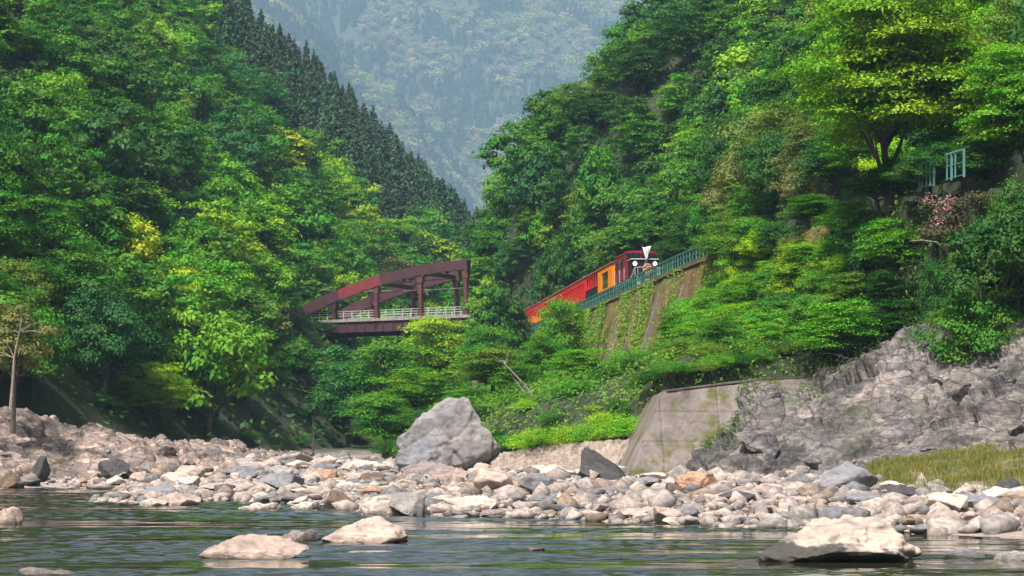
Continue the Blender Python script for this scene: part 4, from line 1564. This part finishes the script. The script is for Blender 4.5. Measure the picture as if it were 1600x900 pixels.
# --- trees and shrubs one can point to on the right slope and in the middle (px of crown centre, py top, Y, radius m)
spots = [
    # tree kinds
    ('finer', 1395, -60, 112, 7.0, 17, (.135, .295, .012), "!large lime green tree spreading over the teal railing at upper right", 13.0),
    ('finer', 1610, 60, 104, 4.6, 11, 'bright green', "!bright green layered tree cut by the right edge of the photo", 14),
    ('fine', 685, 470, 205, 5.2, 11, 'lime green', "!bright lime layered tree in front of the right end of the bridge", None),
    ('fine', 610, 505, 200, 5.6, 11, 'mid green', "!green spreading tree in front of the middle of the bridge", None),
    ('fine', 545, 540, 205, 4.6, 10, 'bluish green', "!darker bluish tree below the left end of the bridge", None),
    ('fine', 660, 560, 165, 4.4, 9, 'bright green', "!bright green bushy tree above the huge grey outcrop", None),
    ('fine', 600, 600, 160, 3.6, 8, 'mid green', "!mid green tree left of the huge grey outcrop", None),
    ('fineround', 880, 452, 168, 2.7, 8.0, 'bright green', "!yellowish green tree hiding the middle of the train", None),
    ('fine', 770, 530, 150, 3.4, 6.5, 'olive', "!olive leaning tree with bare grey trunks above the outcrop", None),
    ('fine', 905, 535, 135, 2.6, 4.5, 'bright green', "!rounded bright green tree on the terrace below the train", None),
    ('fine', 1310, 450, 107, 2.9, 6.0, 'bright green', "!bright maple like tree rooted on top of the grey cliff", 6.6),
    ('fine', 1260, 370, 121, 3.0, 6.0, 'bright green', "!bright green tree between the train and the pink blossom tree", None),
    ('fineround', 1180, 390, 132, 3.0, 6.5, 'mid green', "!dense green tree right of the green railing", None),
    ('fine', 1140, 330, 140, 3.0, 7.0, 'olive', "!yellowish olive tree just right of the green railing's end", None),
    ('fineround', 1120, 470, 140, 2.5, 5.5, 'mid green', "!dark leafy shrub tree on the slope below the green railing", None),
    ('fineround', 1220, 460, 118, 2.7, 5.0, 'mid green', "!dense shrub tree above the right end of the concrete wall", None),
    ('fineround', 1215, 340, 128, 1.9, 4.2, 'dark green', "!small dark rounded tree beside the grey railing", None),
    ('fineround', 1395, 400, 112, 2.6, 5, 'dark green', "!dark shrub tree behind the maple like tree on the cliff", None),
    ('fineround', 1540, 440, 100, 3.2, 4.2, 'mid green', "!dark green overgrown mound at the right edge above the cliff", None),
    ('fine', 1470, 455, 103, 1.3, 3.6, 'olive', "!small pale yellowish tree on the cliff edge at the right", None),
    ('fineround', 1464, 392, 104.0, 1.3, 3.5, 'dark green', "!narrow dark bush directly under the blossom tree's bare branch", None),
    ('fine', 1265, 345, 124, 2.2, 4.5, 'mid green', "!mid green tree hiding the brown wall end right of the grey railing", None),
    ('round', 942, 222, 244, 3.4, 8, 'mid green', "!mid green tree high on the bare patch above the train", None),
    ('fineround', 1590, 262, 101, 2.2, 4.5, 'dark green', "!dark bush at the right edge beside the broken teal railing", None),
    ('round', 842, 208, 262, 3.4, 9, 'mid green', "!mid green tree on the crest of the spur's cliff face", None),
    ('layered', 872, 245, 256, 3.0, 8, 'dark green', "!dark layered tree clinging to the spur's cliff face", None),
    ('round', 830, 320, 259.5, 3.0, 8, 'mid green', "!mid green tree halfway down the spur's cliff face", None),
    ('round', 812, 395, 259, 2.8, 7, 'dark green', "!dark tree at the foot of the spur's cliff beside the last coach", None),
    ('fineround', 1455, 335, 107.5, 2.4, 5, 'dark green', "!dark rounded tree left of the pink blossom", None),
    ('fineround', 1442, 415, 106.5, 2.0, 4, 'dark green', "!dark bush on the bank under the pink blossom tree", None),
    ('fine', 1375, 330, 112.5, 2.3, 4.5, 'mid green', "!mid green tree under the large lime tree, left of the blossom", None),
    ('fine', 1330, 300, 117, 2.4, 5, 'bright green', "!bright green tree directly below the large lime tree", None),
    ('fineround', 1560, 300, 100, 3.4, 5, 'dark green', "!dark shaded bush right of the pink blossom tree", None),
    ('fineround', 1505, 360, 105, 2.8, 5, 'dark green', "!dark bush between the blossom tree and the right edge", None),
    ('loose', 20, 478, 128, 2.8, 7.0, 'brownish green', "!thin brownish half bare tree at the left edge over the rubble", 4.4),
    ('fine', 720, 600, 150, 2.3, 4.5, 'bright green', "!green bush tree directly behind the top of the huge outcrop", None),
    ('fine', 810, 560, 146, 2.5, 5.5, 'mid green', "!mid green tree below the left end of the train", None),
    ('fine', 850, 500, 158, 2.3, 6, 'mid green', "!mid green tree under the last coach, left of the yellowish one", None),
    ('fine', 760, 490, 200, 4.0, 9, 'mid green', "!mid green tree left of the last coach", None),
    ('round', 895, 330, 247, 3.2, 9, 'dark green', "!dark rounded tree on the rock face above the last coaches", None),
    ('round', 862, 372, 254, 3.4, 9, 'dark green', "!dark tree left of the other one above the last coaches", None),
    ('layered', 920, 280, 246, 3.2, 8, 'mid green', "!mid green tree perched higher on the rock face above the last coaches", None),
    ('round', 850, 300, 262, 3.6, 9, 'mid green', "!mid green tree at the corner of the spur above the train's end", None),
    ('round', 768, 440, 238, 3.6, 10, 'mid green', "!rounded mid green tree just past the right end of the bridge", None),
    ('round', 800, 462, 241, 3.2, 9, 'dark green', "!dark rounded tree between the bridge and the last coach", None),
    ('layered', 757, 420, 236, 2.6, 8, 'bright green', "!slender bright tree at the very end of the bridge railing", None),
    ('round', 775, 440, 235, 4.0, 11, 'dark green', "!tall dark tree at the left end of the train", None),
]
for kind, px, ptop, Y, rad, hgt, col, lab, zb in spots:
    x = (px - CX) / F_PX * Y
    ztop = EYE + (HY - ptop) / F_PX * Y
    g = h1(x, Y) if zb is None else zb
    hh = max(ztop - g, hgt * .6)
    hh = min(hh, hgt * 1.5)
    plant(kind, x, Y, rad, hh, col, 'broadleaf_tree' if hh > 4 else 'shrub', lab, "tree" if hh > 4 else "shrub", None, zb=ztop - hh if zb is None and ztop - hh > g - 1.5 else g, jit=.05)

# small trees crowding the steep bank under the railway to the right of the train
bank = []
PB, _ = ground_points(6000, 6, 45, 97, 150)
for x, Y, z in PB:
    px, py = proj(x, Y, z)
    dt = poly_sd(np.array([x]), np.array([Y]), TRACK)[0]
    if not (1060 < px < 1840) or dt < 3.0 or z < 6.2 or (px > 1020 and Y < 112 and z < 8.0): continue
    rad = rng.uniform(1.3, 2.3)
    hgt = rad * rng.uniform(1.5, 2.1)
    if px < 1130 and proj(x, Y, z + hgt * .9)[1] < np.interp(px, [1060, 1130], [440, 385]): continue
    if proj(x, Y, z + hgt * .9)[1] < np.interp(px, [1130, 1250, 1400, 1600], [330, 330, 300, 300]): continue
    if any((x - a) ** 2 + (Y - b) ** 2 + (z - c) ** 2 < 4.2 for a, b, c in bank): continue
    if not visible(x, Y, z + hgt): continue
    bank.append((x, Y, z))
    u = rng.random()
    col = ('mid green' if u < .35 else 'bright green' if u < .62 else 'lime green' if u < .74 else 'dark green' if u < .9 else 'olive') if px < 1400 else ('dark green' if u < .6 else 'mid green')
    kd = 'fine' if rng.random() < .55 else 'fineround'
    zone = "right of the green railing" if px < 1200 else "on the bank below the teal railing" if px < 1440 else "on the shaded bank at right edge"
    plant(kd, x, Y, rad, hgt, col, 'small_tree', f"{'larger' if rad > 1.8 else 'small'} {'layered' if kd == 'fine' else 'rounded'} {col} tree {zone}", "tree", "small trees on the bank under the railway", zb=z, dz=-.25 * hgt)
print("BANK", len(bank))

# shrubs scattered on the slope between the bank and the railway
nsh = 0
shr = []
PS, _ = ground_points(9000, -14, 45, 96, 240)
for x, Y, z in PS:
    if nsh >= 200: break
    px, py = proj(x, Y, z)
    if not 520 < px < 1840: continue
    dr = poly_sd(np.array([x]), np.array([Y]), RFOOT)[0]
    dt = poly_sd(np.array([x]), np.array([Y]), TRACK)[0]
    if dr < .3 or dt < (3.2 if Y > 140 else 2.4): continue
    if px > 1000 and z < 5.3 and Y < 112: continue
    rad = rng.uniform(.8, 2.1) * (1 if Y < 150 else 1.4)
    if dt < 7 and Y > 128: rad *= .7
    if dt < 9 and 905 < px < 1110 and rng.random() < .75: continue
    if dt < 14 and 900 < px < 1125 and proj(x, Y, z + rad * 1.2)[1] < np.interp(px, [900, 960, 1000, 1090, 1125], [488, 470, 452, 412, 400]): continue
    if any((x - a) ** 2 + (Y - b) ** 2 + (z - c) ** 2 < 2.6 for a, b, c in shr): continue
    if not visible(x, Y, z + rad): continue
    shr.append((x, Y, z))
    u = rng.random()
    col = 'mid green' if u < .34 else 'bright green' if u < .58 else 'lime green' if u < .68 else 'olive' if u < .78 else 'dark green'
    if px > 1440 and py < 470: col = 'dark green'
    zone = ("in front of the bridge" if px < 700 else "below the last coaches" if px < 830 else "on the terrace below the coaches" if px < 990 else "under the green railing" if px < 1130 else "above the concrete wall" if px < 1290 else
            "above the grey cliff" if px < 1440 else "above the cliff at right edge")
    lvl = "low " if dr < 6 else "high "
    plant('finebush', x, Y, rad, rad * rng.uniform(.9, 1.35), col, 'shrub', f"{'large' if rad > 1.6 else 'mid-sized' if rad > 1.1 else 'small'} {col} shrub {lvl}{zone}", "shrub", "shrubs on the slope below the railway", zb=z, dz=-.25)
    nsh += 1
PS, _ = ground_points(5000, -45, -8, 118, 268)
lsh = []
for x, Y, z in PS:
    d = poly_sd(np.array([x]), np.array([Y]), LFOOT)[0]
    if not .3 < d < (7 if Y < 195 else 26) or len(lsh) >= 90: continue
    if not visible(x, Y, z + 1.5): continue
    if any((x - a) ** 2 + (Y - b) ** 2 < 5.5 for a, b in lsh): continue
    lsh.append((x, Y))
    rad = rng.uniform(1.0, 2.1) * (1 if Y < 195 else 1.5)
    col = 'dark green' if rng.random() < .6 else 'bluish green' if rng.random() < .5 else 'mid green'
    px = proj(x, Y, z)[0]
    zone = "at the far left edge" if px < 120 else "left of the slim dark trunk" if px < 480 else "in the dark hollow" if px < 560 else "below the bridge"
    plant('finebush', x, Y, rad, rad * rng.uniform(.9, 1.5), col, 'bush', f"{'large' if rad > 1.55 else 'small'} {col} bush under left woods {zone}", "bush", "shrubs under the left woods", zb=z, dz=-.3)
for k, (px, Y) in enumerate(((1052, 106.5), (1085, 107.3), (1118, 108), (1150, 108.6), (1185, 109.2), (1222, 110), (1258, 110.5), (1020, 109), (1100, 111.5), (1160, 112.5), (1210, 113.5))):
    x = (px - CX) / F_PX * Y
    plant('finebush', x, Y, rng.uniform(1.0, 1.5), rng.uniform(1.1, 1.9), ('mid green', 'olive', 'bright green', 'dark green')[k % 4], 'shrub', f"{('mid green', 'olive', 'bright green', 'dark green')[k % 4]} shrub along the top edge of the concrete wall", "shrub", "shrubs along the concrete wall top", dz=-.3)
print("SHRUBS", nsh, len(lsh))
# grassy bushes above the low stone wall
for k, px in enumerate((835, 862, 893, 925, 955, 985, 1012)):
    Y = 119 - k * 1.7
    x = (px - CX) / F_PX * Y
    plant('finebush', x, Y, rng.uniform(1.5, 2.1), rng.uniform(2.5, 3.3), 'bright green' if k % 2 else 'lime green', 'shrub', "bright grassy shrub hanging over the low stone wall", "shrub", "grassy shrubs on the low stone wall", zb=2.0 + .12 * k)

plant('finebush', 12.0, 105.2, .55, 1.0, 'mid green', 'shrub', "!small plant growing from a crack near the top of the concrete wall", "shrub", zb=4.6)
# leaning blossom tree
bt = obj("blossom_tree", None, loc=at(1512, 432, 104))
tag(bt, "leaning tree with pink blossom below the pale teal railing", "tree")
T0 = Vector((0, 0, -.4))
fork = Vector((-1.15, -.2, 1.35))
MB().tube([T0, (-.35, -.1, .35), (-.8, -.15, .8), fork, (-1.25, -.2, 2.2), (-1.15, 0, 3.1)], [.16, .14, .12, .10, .07, .03], 8).tube([fork, (-1.7, -.3, 1.75), (-2.5, -.4, 1.85), (-3.1, -.4, 1.8)], [.07, .055, .04, .02], 6).build("trunk", M['pale_bark'], bt)
for nm, cnt, colr, lf in (("blossom", 1500, (.42, .20, .26), .11), ("crown", 3500, (.07, .075, .03), .16)):
    r = np.random.default_rng(77 if nm == "crown" else 78)
    lc = np.stack([r.uniform(-2.4, 1.0, 22), r.uniform(-1.3, 1.2, 22), r.uniform(2.0, 4.1, 22)], -1)
    i = r.integers(0, 22, cnt)
    d = r.normal(size=(cnt, 3)); d /= np.linalg.norm(d, axis=1)[:, None]
    C = lc[i] + d * (r.random(cnt) ** .4 * .65)[:, None] * (1, 1, .7)
    Nn = d + (0, -.3, .5) + r.normal(0, .4, (cnt, 3)); Nn /= np.linalg.norm(Nn, axis=1)[:, None]
    V, Fq = leaves(C, Nn, lf * r.uniform(.7, 1.3, cnt), lf * .7 * r.uniform(.7, 1.2, cnt), r)
    o = obj(nm, finish_leaf(nm, V, Fq, r.random(cnt), r.random(22)[i], M['blossom'] if nm == "blossom" else M['leaf']), bt)
    o.color = (*colr, 1)

# bare leaning trunks
def bare(name, pts, r0, label, mat='pale_bark', twigs=0):
    P = [Vector(p) for p in pts]
    root = obj(name, None, loc=P[0])
    tag(root, label, "tree")
    q = [p - P[0] for p in P]
    n = len(q)
    MB().tube(q, [r0 * (1 - .75 * k / (n - 1)) for k in range(n)], 7).build("trunk", M[mat], root)
    if twigs:
        for k in range(twigs):
            mb = MB()
            a = q[int(rng.integers(n // 2, n))]
            d = Vector(rng.normal(size=3)); d.z = abs(d.z) * .5
            e = a + d.normalized() * rng.uniform(.6, 1.8)
            mb.tube([a, a.lerp(e, .5) + Vector((0, 0, .12)), e], [.03, .02, .008], 4, False)
            mb.build("branch", M[mat], root)
    return root


bare("bare_tree", [at(851, 655, 131), at(838, 628, 131), at(818, 600, 131), at(790, 570, 131)], .16, "two toned grey leaning trunk above the right of the huge outcrop", twigs=6)
bare("bare_tree", [at(842, 650, 132.5), at(826, 622, 132.5), at(800, 588, 132.5)], .12, "thinner grey leaning trunk beside the thicker one above the outcrop", twigs=4)
bare("bare_tree", [at(1012, 622, 125), at(1011, 602, 125), at(1000, 575, 125), at(984, 552, 125), at(978, 540, 125)], .09, "thin dark curved bare trunk on the slope below the locomotive", 'bark', 3)
bare("bare_tree", [at(17, 640, 125), at(20, 600, 125), at(22, 560, 125), at(30, 520, 125)], .14, "slim pale trunk at the left edge above the rubble", twigs=14)
bare("bare_tree", [at(488, 712, 178), at(490, 685, 178), at(489, 650, 178)], .11, "slim dark trunk in the shaded hollow left of centre", 'bark')
bare("bare_tree", [at(1335, 625, 103), at(1333, 590, 104), at(1326, 560, 105)], .14, "dark trunk at the lip of the grey cliff", 'bark', 5)
bare("driftwood", [at(985, 774, 78), at(1005, 768, 78), at(1032, 765, 78)], .07, "pale driftwood log lying left of the hollowed brown rock", 'pale_bark')["category"] = "log"
bare("dead_branch", [at(1495, 650, 97), at(1503, 620, 98), at(1498, 590, 99), at(1510, 570, 100)], .06, "pale dead root hanging down the right part of the cliff", 'pale_bark', 4)["category"] = "branch"


# ------------------------------------------------------------------ undergrowth, creeper, grass
def carpet(name, P, Nr, hmax, leaf, color, label, mat='leaf', tone_noise=.12, out=0.0):
    n = len(P)
    r = np.random.default_rng(len(name) + n)
    C = P + (Nr * .55 + (0, 0, .6)) * (r.random((n, 1)) ** 1.5 * hmax) + Nr * out
    Nn = Nr * .8 + (0, -.15, .45) + r.normal(0, .45, (n, 3))
    Nn /= np.linalg.norm(Nn, axis=1)[:, None]
    leaf = leaf * np.clip(P[:, 1] / 190, .55, 1.0)
    V, Fq = leaves(C, Nn, leaf * r.uniform(.6, 1.4, n), leaf * .6 * r.uniform(.7, 1.3, n), r)
    ns_ = np.clip(.5 + 1.3 * n2(P[:, 0] + P[:, 2] * .5, P[:, 1] + P[:, 2] * .5, tone_noise, 3, 6.), 0, 1)
    o = obj(name, finish_leaf(name, V, Fq, np.clip(.45 * r.random(n) + .55 * ns_, 0, 1), ns_, M[mat]))
    o.color = (*color, 1)
    tag(o, label, kind='stuff')
    return o


P, Nr = ground_points(120000, -140, 30, 108, 480)
dl = poly_sd(P[:, 0], P[:, 1], LFOOT)
px = CX + P[:, 0] / P[:, 1] * F_PX
ok = (dl > .3) & (px > -60) & (px < 800)
carpet("undergrowth", P[ok], Nr[ok], 1.5, .75, (.034, .090, .014), "low dark green undergrowth beneath the trees of the left mountainside")
P, Nr = ground_points(230000, -14, 45, 90, 262)
dr = poly_sd(P[:, 0], P[:, 1], RFOOT); dt = poly_sd(P[:, 0], P[:, 1], TRACK)
px = CX + P[:, 0] / P[:, 1] * F_PX
ok = (dr > .2) & ((dt > 3.0) | ((dt > 1.7) & (P[:, 1] < 139))) & (px > 480) & (px < 1950) & ~((P[:, 1] < 112) & (P[:, 2] < 4.4) & (px > 985))
ok &= n2(P[:, 0] + P[:, 2], P[:, 1] - P[:, 2], .16, 3, 11.) > -.6
carpet("creeper", P[ok], Nr[ok], .9, .40, (.085, .185, .014), "creepers and low plants covering the slope below the railway")
P, Nr = ground_points(90000, -12, 90, 90, 330)
du = poly_sd(P[:, 0], P[:, 1], UFOOT); px = CX + P[:, 0] / P[:, 1] * F_PX
ok = (du > .2) & (px > 680) & (px < 1950)
carpet("undergrowth", P[ok], Nr[ok], 1.3, .55, (.022, .062, .014), "low dark undergrowth beneath the trees above the railway")
# ivy sheets hanging on the railway wall
XX, YY, ZZ = [], [], []
for i in range(30000):
    k = int(rng.integers(0, len(e0)))
    y = e0[k].y
    patch = math.sin(y * .55) + math.sin(y * .23 + 1) + .3 * math.sin(y * 1.9)
    if y > 142 and patch < -.15 and rng.random() < .93: continue
    t = rng.random() ** (.7 if patch > .6 else 1.6)
    XX.append(e1[k].x * (1 - t) + e0[k].x * t - rng.uniform(.05, .45)); YY.append(y + rng.uniform(-.3, .3)); ZZ.append(7.5 + 8.4 * t)
Pi = np.stack([XX, YY, ZZ], -1)
carpet("ivy", Pi, np.tile((-.9, -.3, .2), (len(Pi), 1)), .15, .26, (.11, .22, .014), "ivy hanging in green sheets on the railway retaining wall")
# hanging grasses and roots over the cliff lip
XX, YY, ZZ = [], [], []
for i in range(9000):
    t = rng.random()
    k = rng.integers(0, 520)
    v = cl.vertices[int(189 - min(70, abs(rng.normal(0, 16)))) * 520 + int(k)].co
    if n2(v.x, v.y, .5, 2, 1.)[0] < -.1: continue
    XX.append(v.x + rng.normal(0, .1)); YY.append(v.y - rng.uniform(0, .25)); ZZ.append(v.z + rng.uniform(-.1, .35))
Pi = np.stack([XX, YY, ZZ], -1)
carpet("cliff_plants", Pi, np.tile((-.3, -.8, .4), (len(Pi), 1)), .25, .22, (.045, .09, .018), "small plants and grasses growing along the lip of the grey cliff")


def grass(name, X, Yc, hgt, color, label, z=None):
    n = len(X)
    r = np.random.default_rng(n)
    Z = height(X, Yc) if z is None else z
    a = r.uniform(0, 6.28, n)
    hh = hgt * r.uniform(.5, 1.3, n)
    w = .022
    dx, dy = np.cos(a), np.sin(a)
    lx, ly = r.normal(0, .25, n) * hh, r.normal(0, .25, n) * hh
    b0 = np.stack([X - dx * w, Yc - dy * w, Z - .05], -1); b1 = np.stack([X + dx * w, Yc + dy * w, Z - .05], -1)
    t1 = np.stack([X + lx + dx * w * .3, Yc + ly + dy * w * .3, Z + hh], -1); t0 = np.stack([X + lx - dx * w * .3, Yc + ly - dy * w * .3, Z + hh], -1)
    V = np.stack([b0, b1, t1, t0], 1).reshape(-1, 3)
    ns_ = np.clip(.5 + 1.5 * n2(X, Yc, .5, 3, 2.), 0, 1)
    o = obj(name, finish_leaf(name, V, np.arange(4 * n).reshape(n, 4), np.clip(.4 * r.random(n) + .6 * ns_, 0, 1), ns_, M['leaf']))
    o.color = (*color, 1)
    tag(o, label, kind='stuff')


# grassy knoll at right: a low mound of soil with grass on it
def mound_z(x, y):
    x, y = np.ravel(x), np.ravel(y)
    return .85 + np.clip((x - 13.5) * .10, 0, 1.6) + np.clip((y - 76) * .045, -.3, .9) + .25 * n2(x, y, .25, 3, 4.)


mx = np.linspace(11.5, 32, 50); my = np.linspace(71, 92, 40)
MX, MY = np.meshgrid(mx, my)
MZ = mound_z(MX, MY)
edge = np.minimum(sstep(71, 74, MY.ravel()), sstep(11.5, 14.5, MX.ravel() - (MY.ravel() - 71) * .12 + 0))
MZ = MZ * edge + (1 - edge) * -.2 + .12 * n2(MX.ravel(), MY.ravel(), .5, 3)
i = np.arange(2000).reshape(40, 50)
me = mesh_np("grassy_bank", np.stack([MX.ravel(), MY.ravel(), MZ], -1), np.stack([i[:-1, :-1], i[:-1, 1:], i[1:, 1:], i[1:, :-1]], -1).reshape(-1, 4), plain("dry_soil", (.14, .11, .06), .95, var=.5, scale=2, bumpd=.1), True)
tag(obj("grassy_bank", me), "low earth bank with grass at the right edge", kind='structure')
n = 42000
ii = rng.integers(0, 1950, n)
gx_, gy_ = MX.ravel()[ii] + rng.uniform(-.2, .2, n), MY.ravel()[ii] + rng.uniform(-.3, .3, n)
gz_ = MZ[ii]
ok = (gz_ > .62) & (n2(gx_, gy_, .45, 3, 5.) > -.16)
grass("grass", gx_[ok], gy_[ok], .26, (.16, .17, .04), "yellowish green grass on the low bank at the right edge", z=gz_[ok] - .05)

# ------------------------------------------------------------------ far mountains (with their woods as stuff)
def far_mountain(name, ylo, yhi, zf, nx, ny, xr, label):
    X, Yc = np.meshgrid(np.linspace(*xr, nx), np.linspace(ylo, yhi, ny))
    Z = zf(X.ravel(), Yc.ravel())
    i = np.arange(nx * ny).reshape(ny, nx)
    q = np.stack([i[:-1, :-1], i[:-1, 1:], i[1:, 1:], i[1:, :-1]], -1).reshape(-1, 4)
    me = mesh_np(name, np.stack([X.ravel(), Yc.ravel(), Z], -1), q, M['ground'], True)
    tag(obj(name, me), label, kind='structure')


K = 2.4          # how far off the mountains stand


def zf1(x, y):      # nearer spur running down to the right
    x, y = x / K, y / K
    # crest from (-210,1250) high to (10,880) low
    tx, ty = 200 / 425, -375 / 425
    s = (x + 200) * tx + (y - 1250) * ty
    nn_ = (x + 200) * -ty + (y - 1250) * tx      # positive to the right/back
    crest = 300 - .62 * s
    z = crest - .72 * np.abs(nn_ + 14 * np.sin(s * .02)) + 26 * n2(x, y, .006, 4, 1.) * 1.3
    return np.clip(z * K, -3.5, 900)


def zf2(x, y):
    x, y = x / K, y / K
    z = -40 + .86 * (y - 1150) + 60 * n2(x, y, .0042, 5, 7.) + .12 * np.abs(x)
    return np.clip(z, -1.5, 425 + 15 * n2(x, y, .01, 2)) * K


far_mountain("far_mountain", 700 * K, 1700 * K, zf1, 120, 130, (-620 * K, 300 * K), "hazy wooded mountain spur running down to the right behind the gorge")
far_mountain("distant_mountain", 1080 * K, 2200 * K, zf2, 120, 110, (-700 * K, 760 * K), "distant blue wooded mountain closing the valley")

protoc = bpy.data.collections.new("far_tree_shapes")
for k in range(3):
    t_, c_ = make_tree(1200 + k, 'round' if k < 2 else 'loose', 420, 1.35, 16)
    c_.materials.clear(); c_.materials.append(M['far_leaf'])
    po = bpy.data.objects.new(f"far_crown_{'abc'[k]}", c_)
    protoc.objects.link(po)
t_, c_ = make_tree(1210, 'conifer', 420, .55)
c_.materials.clear(); c_.materials.append(M['far_leaf'])
po = bpy.data.objects.new("far_crown_d", c_)
protoc.objects.link(po)


def gn_scatter():
    ng = bpy.data.node_groups.new("far_woods", 'GeometryNodeTree')
    ng.interface.new_socket("Geometry", in_out='INPUT', socket_type='NodeSocketGeometry')
    ng.interface.new_socket("Geometry", in_out='OUTPUT', socket_type='NodeSocketGeometry')
    n = ng.nodes
    gi, go = n.new("NodeGroupInput"), n.new("NodeGroupOutput")
    ci = n.new("GeometryNodeCollectionInfo")
    ci.inputs["Collection"].default_value = protoc
    ci.inputs["Separate Children"].default_value = True
    ci.inputs["Reset Children"].default_value = True
    ip = n.new("GeometryNodeInstanceOnPoints")
    ip.inputs["Pick Instance"].default_value = True
    def na(name, typ):
        a = n.new("GeometryNodeInputNamedAttribute"); a.data_type = typ; a.inputs[0].default_value = name
        return a.outputs[0]
    L = ng.links.new
    L(gi.outputs[0], ip.inputs["Points"]); L(ci.outputs[0], ip.inputs["Instance"])
    L(na("shape", 'INT'), ip.inputs["Instance Index"]); L(na("size", 'FLOAT_VECTOR'), ip.inputs["Scale"])
    cx = n.new("ShaderNodeCombineXYZ"); L(na("spin", 'FLOAT'), cx.inputs[2])
    try:
        er = n.new("FunctionNodeEulerToRotation"); L(cx.outputs[0], er.inputs[0]); L(er.outputs[0], ip.inputs["Rotation"])
    except Exception:
        L(cx.outputs[0], ip.inputs["Rotation"])
    L(ip.outputs[0], go.inputs[0])
    return ng


NG = gn_scatter()


def far_wood(name, zf, n, yr, xr, conif, label, rad):
    y = rng.uniform(*yr, n); px = rng.uniform(340, 1080, n)
    x = (px - CX) / F_PX * y
    ok = (x > xr[0]) & (x < xr[1])
    x, y = x[ok], y[ok]
    z = zf(x, y)
    py = HY - (z - EYE) / y * F_PX
    ok = (z > 0) & (py > -90) & (py < 420)
    x, y, z = x[ok], y[ok], z[ok]
    n = len(x)
    me = bpy.data.meshes.new(name)
    me.vertices.add(n)
    me.vertices.foreach_set("co", np.stack([x, y, z - 1], -1).astype(np.float32).ravel())
    patch = n2(x, y, .008, 3, conif)
    con = patch > .10
    shape = np.where(con, 3, rng.integers(0, 3, n)).astype(np.int32)
    a = me.attributes.new("shape", 'INT', 'POINT'); a.data.foreach_set("value", shape)
    r = rad * rng.uniform(.7, 1.35, n)
    sz = np.stack([np.where(con, r * .75, r), np.where(con, r * .75, r), np.where(con, r * .95, r * rng.uniform(.8, 1.1, n))], -1)
    a = me.attributes.new("size", 'FLOAT_VECTOR', 'POINT'); a.data.foreach_set("vector", sz.astype(np.float32).ravel())
    a = me.attributes.new("spin", 'FLOAT', 'POINT'); a.data.foreach_set("value", rng.uniform(0, 6.28, n).astype(np.float32))
    pal = np.array([(.20, .17, .12), (.24, .18, .15), (.15, .24, .05), (.24, .30, .07), (.10, .19, .04), (.27, .25, .12)])
    cc = pal[rng.integers(0, len(pal), n)] * rng.uniform(.75, 1.25, (n, 1))
    cc = np.where(con[:, None], np.array((.018, .060, .026)) * rng.uniform(.8, 1.3, (n, 1)), cc)
    a = me.attributes.new("tint", 'FLOAT_COLOR', 'POINT'); a.data.foreach_set("color", np.concatenate([cc, np.ones((n, 1))], 1).astype(np.float32).ravel())
    o = obj(name, me)
    tag(o, label, kind='stuff')
    md = o.modifiers.new("woods", 'NODES'); md.node_group = NG
    print(name, n)


far_wood("far_wood", zf1, 12000, (760 * K, 1500 * K), (-620 * K, 300 * K), 21., "hazy mixed wood covering the nearer spur of the far mountain", 8.0)
far_wood("distant_wood", zf2, 14000, (1200 * K, 2100 * K), (-700 * K, 760 * K), 33., "bluish wood covering the distant mountain", 8.5)

# ------------------------------------------------------------------ haze
HZ = MB().box((0, 2600, 545), (4100, 5900, 1100))
m = bpy.data.materials.new("haze_air")
m.use_nodes = True
nt = m.node_tree
nt.nodes.remove(nt.nodes["Principled BSDF"])
pv = nt.nodes.new("ShaderNodeVolumePrincipled")
pv.inputs["Color"].default_value = (.48, .74, 1.0, 1)
pv.inputs["Density"].default_value = .00014
nt.links.new(pv.outputs[0], nt.nodes["Material Output"].inputs["Volume"])
o = HZ.build("haze", m)
tag(o, "thin bluish haze filling the valley", kind='stuff')

# ------------------------------------------------------------------ labels that single each thing out
WORDS = ['zero', 'one', 'two', 'three', 'four', 'five', 'six', 'seven', 'eight', 'nine', 'ten', 'eleven', 'twelve', 'thirteen', 'fourteen', 'fifteen', 'sixteen', 'seventeen', 'eighteen', 'nineteen', 'twenty']
ORD = ['', 'first', 'second', 'third', 'fourth', 'fifth', 'sixth', 'seventh', 'eighth', 'ninth', 'tenth', 'eleventh', 'twelfth', 'thirteenth', 'fourteenth', 'fifteenth', 'sixteenth', 'seventeenth', 'eighteenth', 'nineteenth', 'twentieth']


def word(n):
    return WORDS[n] if n < len(WORDS) else str(n)


def ordinal(n):
    tens = {20: 'twenty', 30: 'thirty', 40: 'forty', 50: 'fifty', 60: 'sixty', 70: 'seventy', 80: 'eighty', 90: 'ninety'}
    if n <= 20: return ORD[n]
    return tens[n // 10 * 10] + ('-' + ORD[n % 10] if n % 10 else '') if n < 100 else str(n)


groups = {}
for t in LABELS:
    o, desc, cat, grp, px, py = t
    o["category"] = cat
    if grp: o["group"] = grp
    if desc.startswith('!'):
        o["label"] = desc[1:]
    else:
        groups.setdefault(desc, []).append(t)
for desc, ts in groups.items():
    ts.sort(key=lambda t: t[4])
    n = len(ts)
    for k, t in enumerate(ts):
        if n == 1: s = desc
        elif k == 0: s = "leftmost " + desc
        elif k == n - 1: s = "rightmost " + desc
        elif k < n / 2: s = f"{ordinal(k + 1)} from left {desc}"
        else: s = f"{ordinal(n - k)} from right {desc}"
        t[0]["label"] = s
print("LABELLED", len(LABELS), "max words", max(len(t[0]["label"].split()) for t in LABELS))
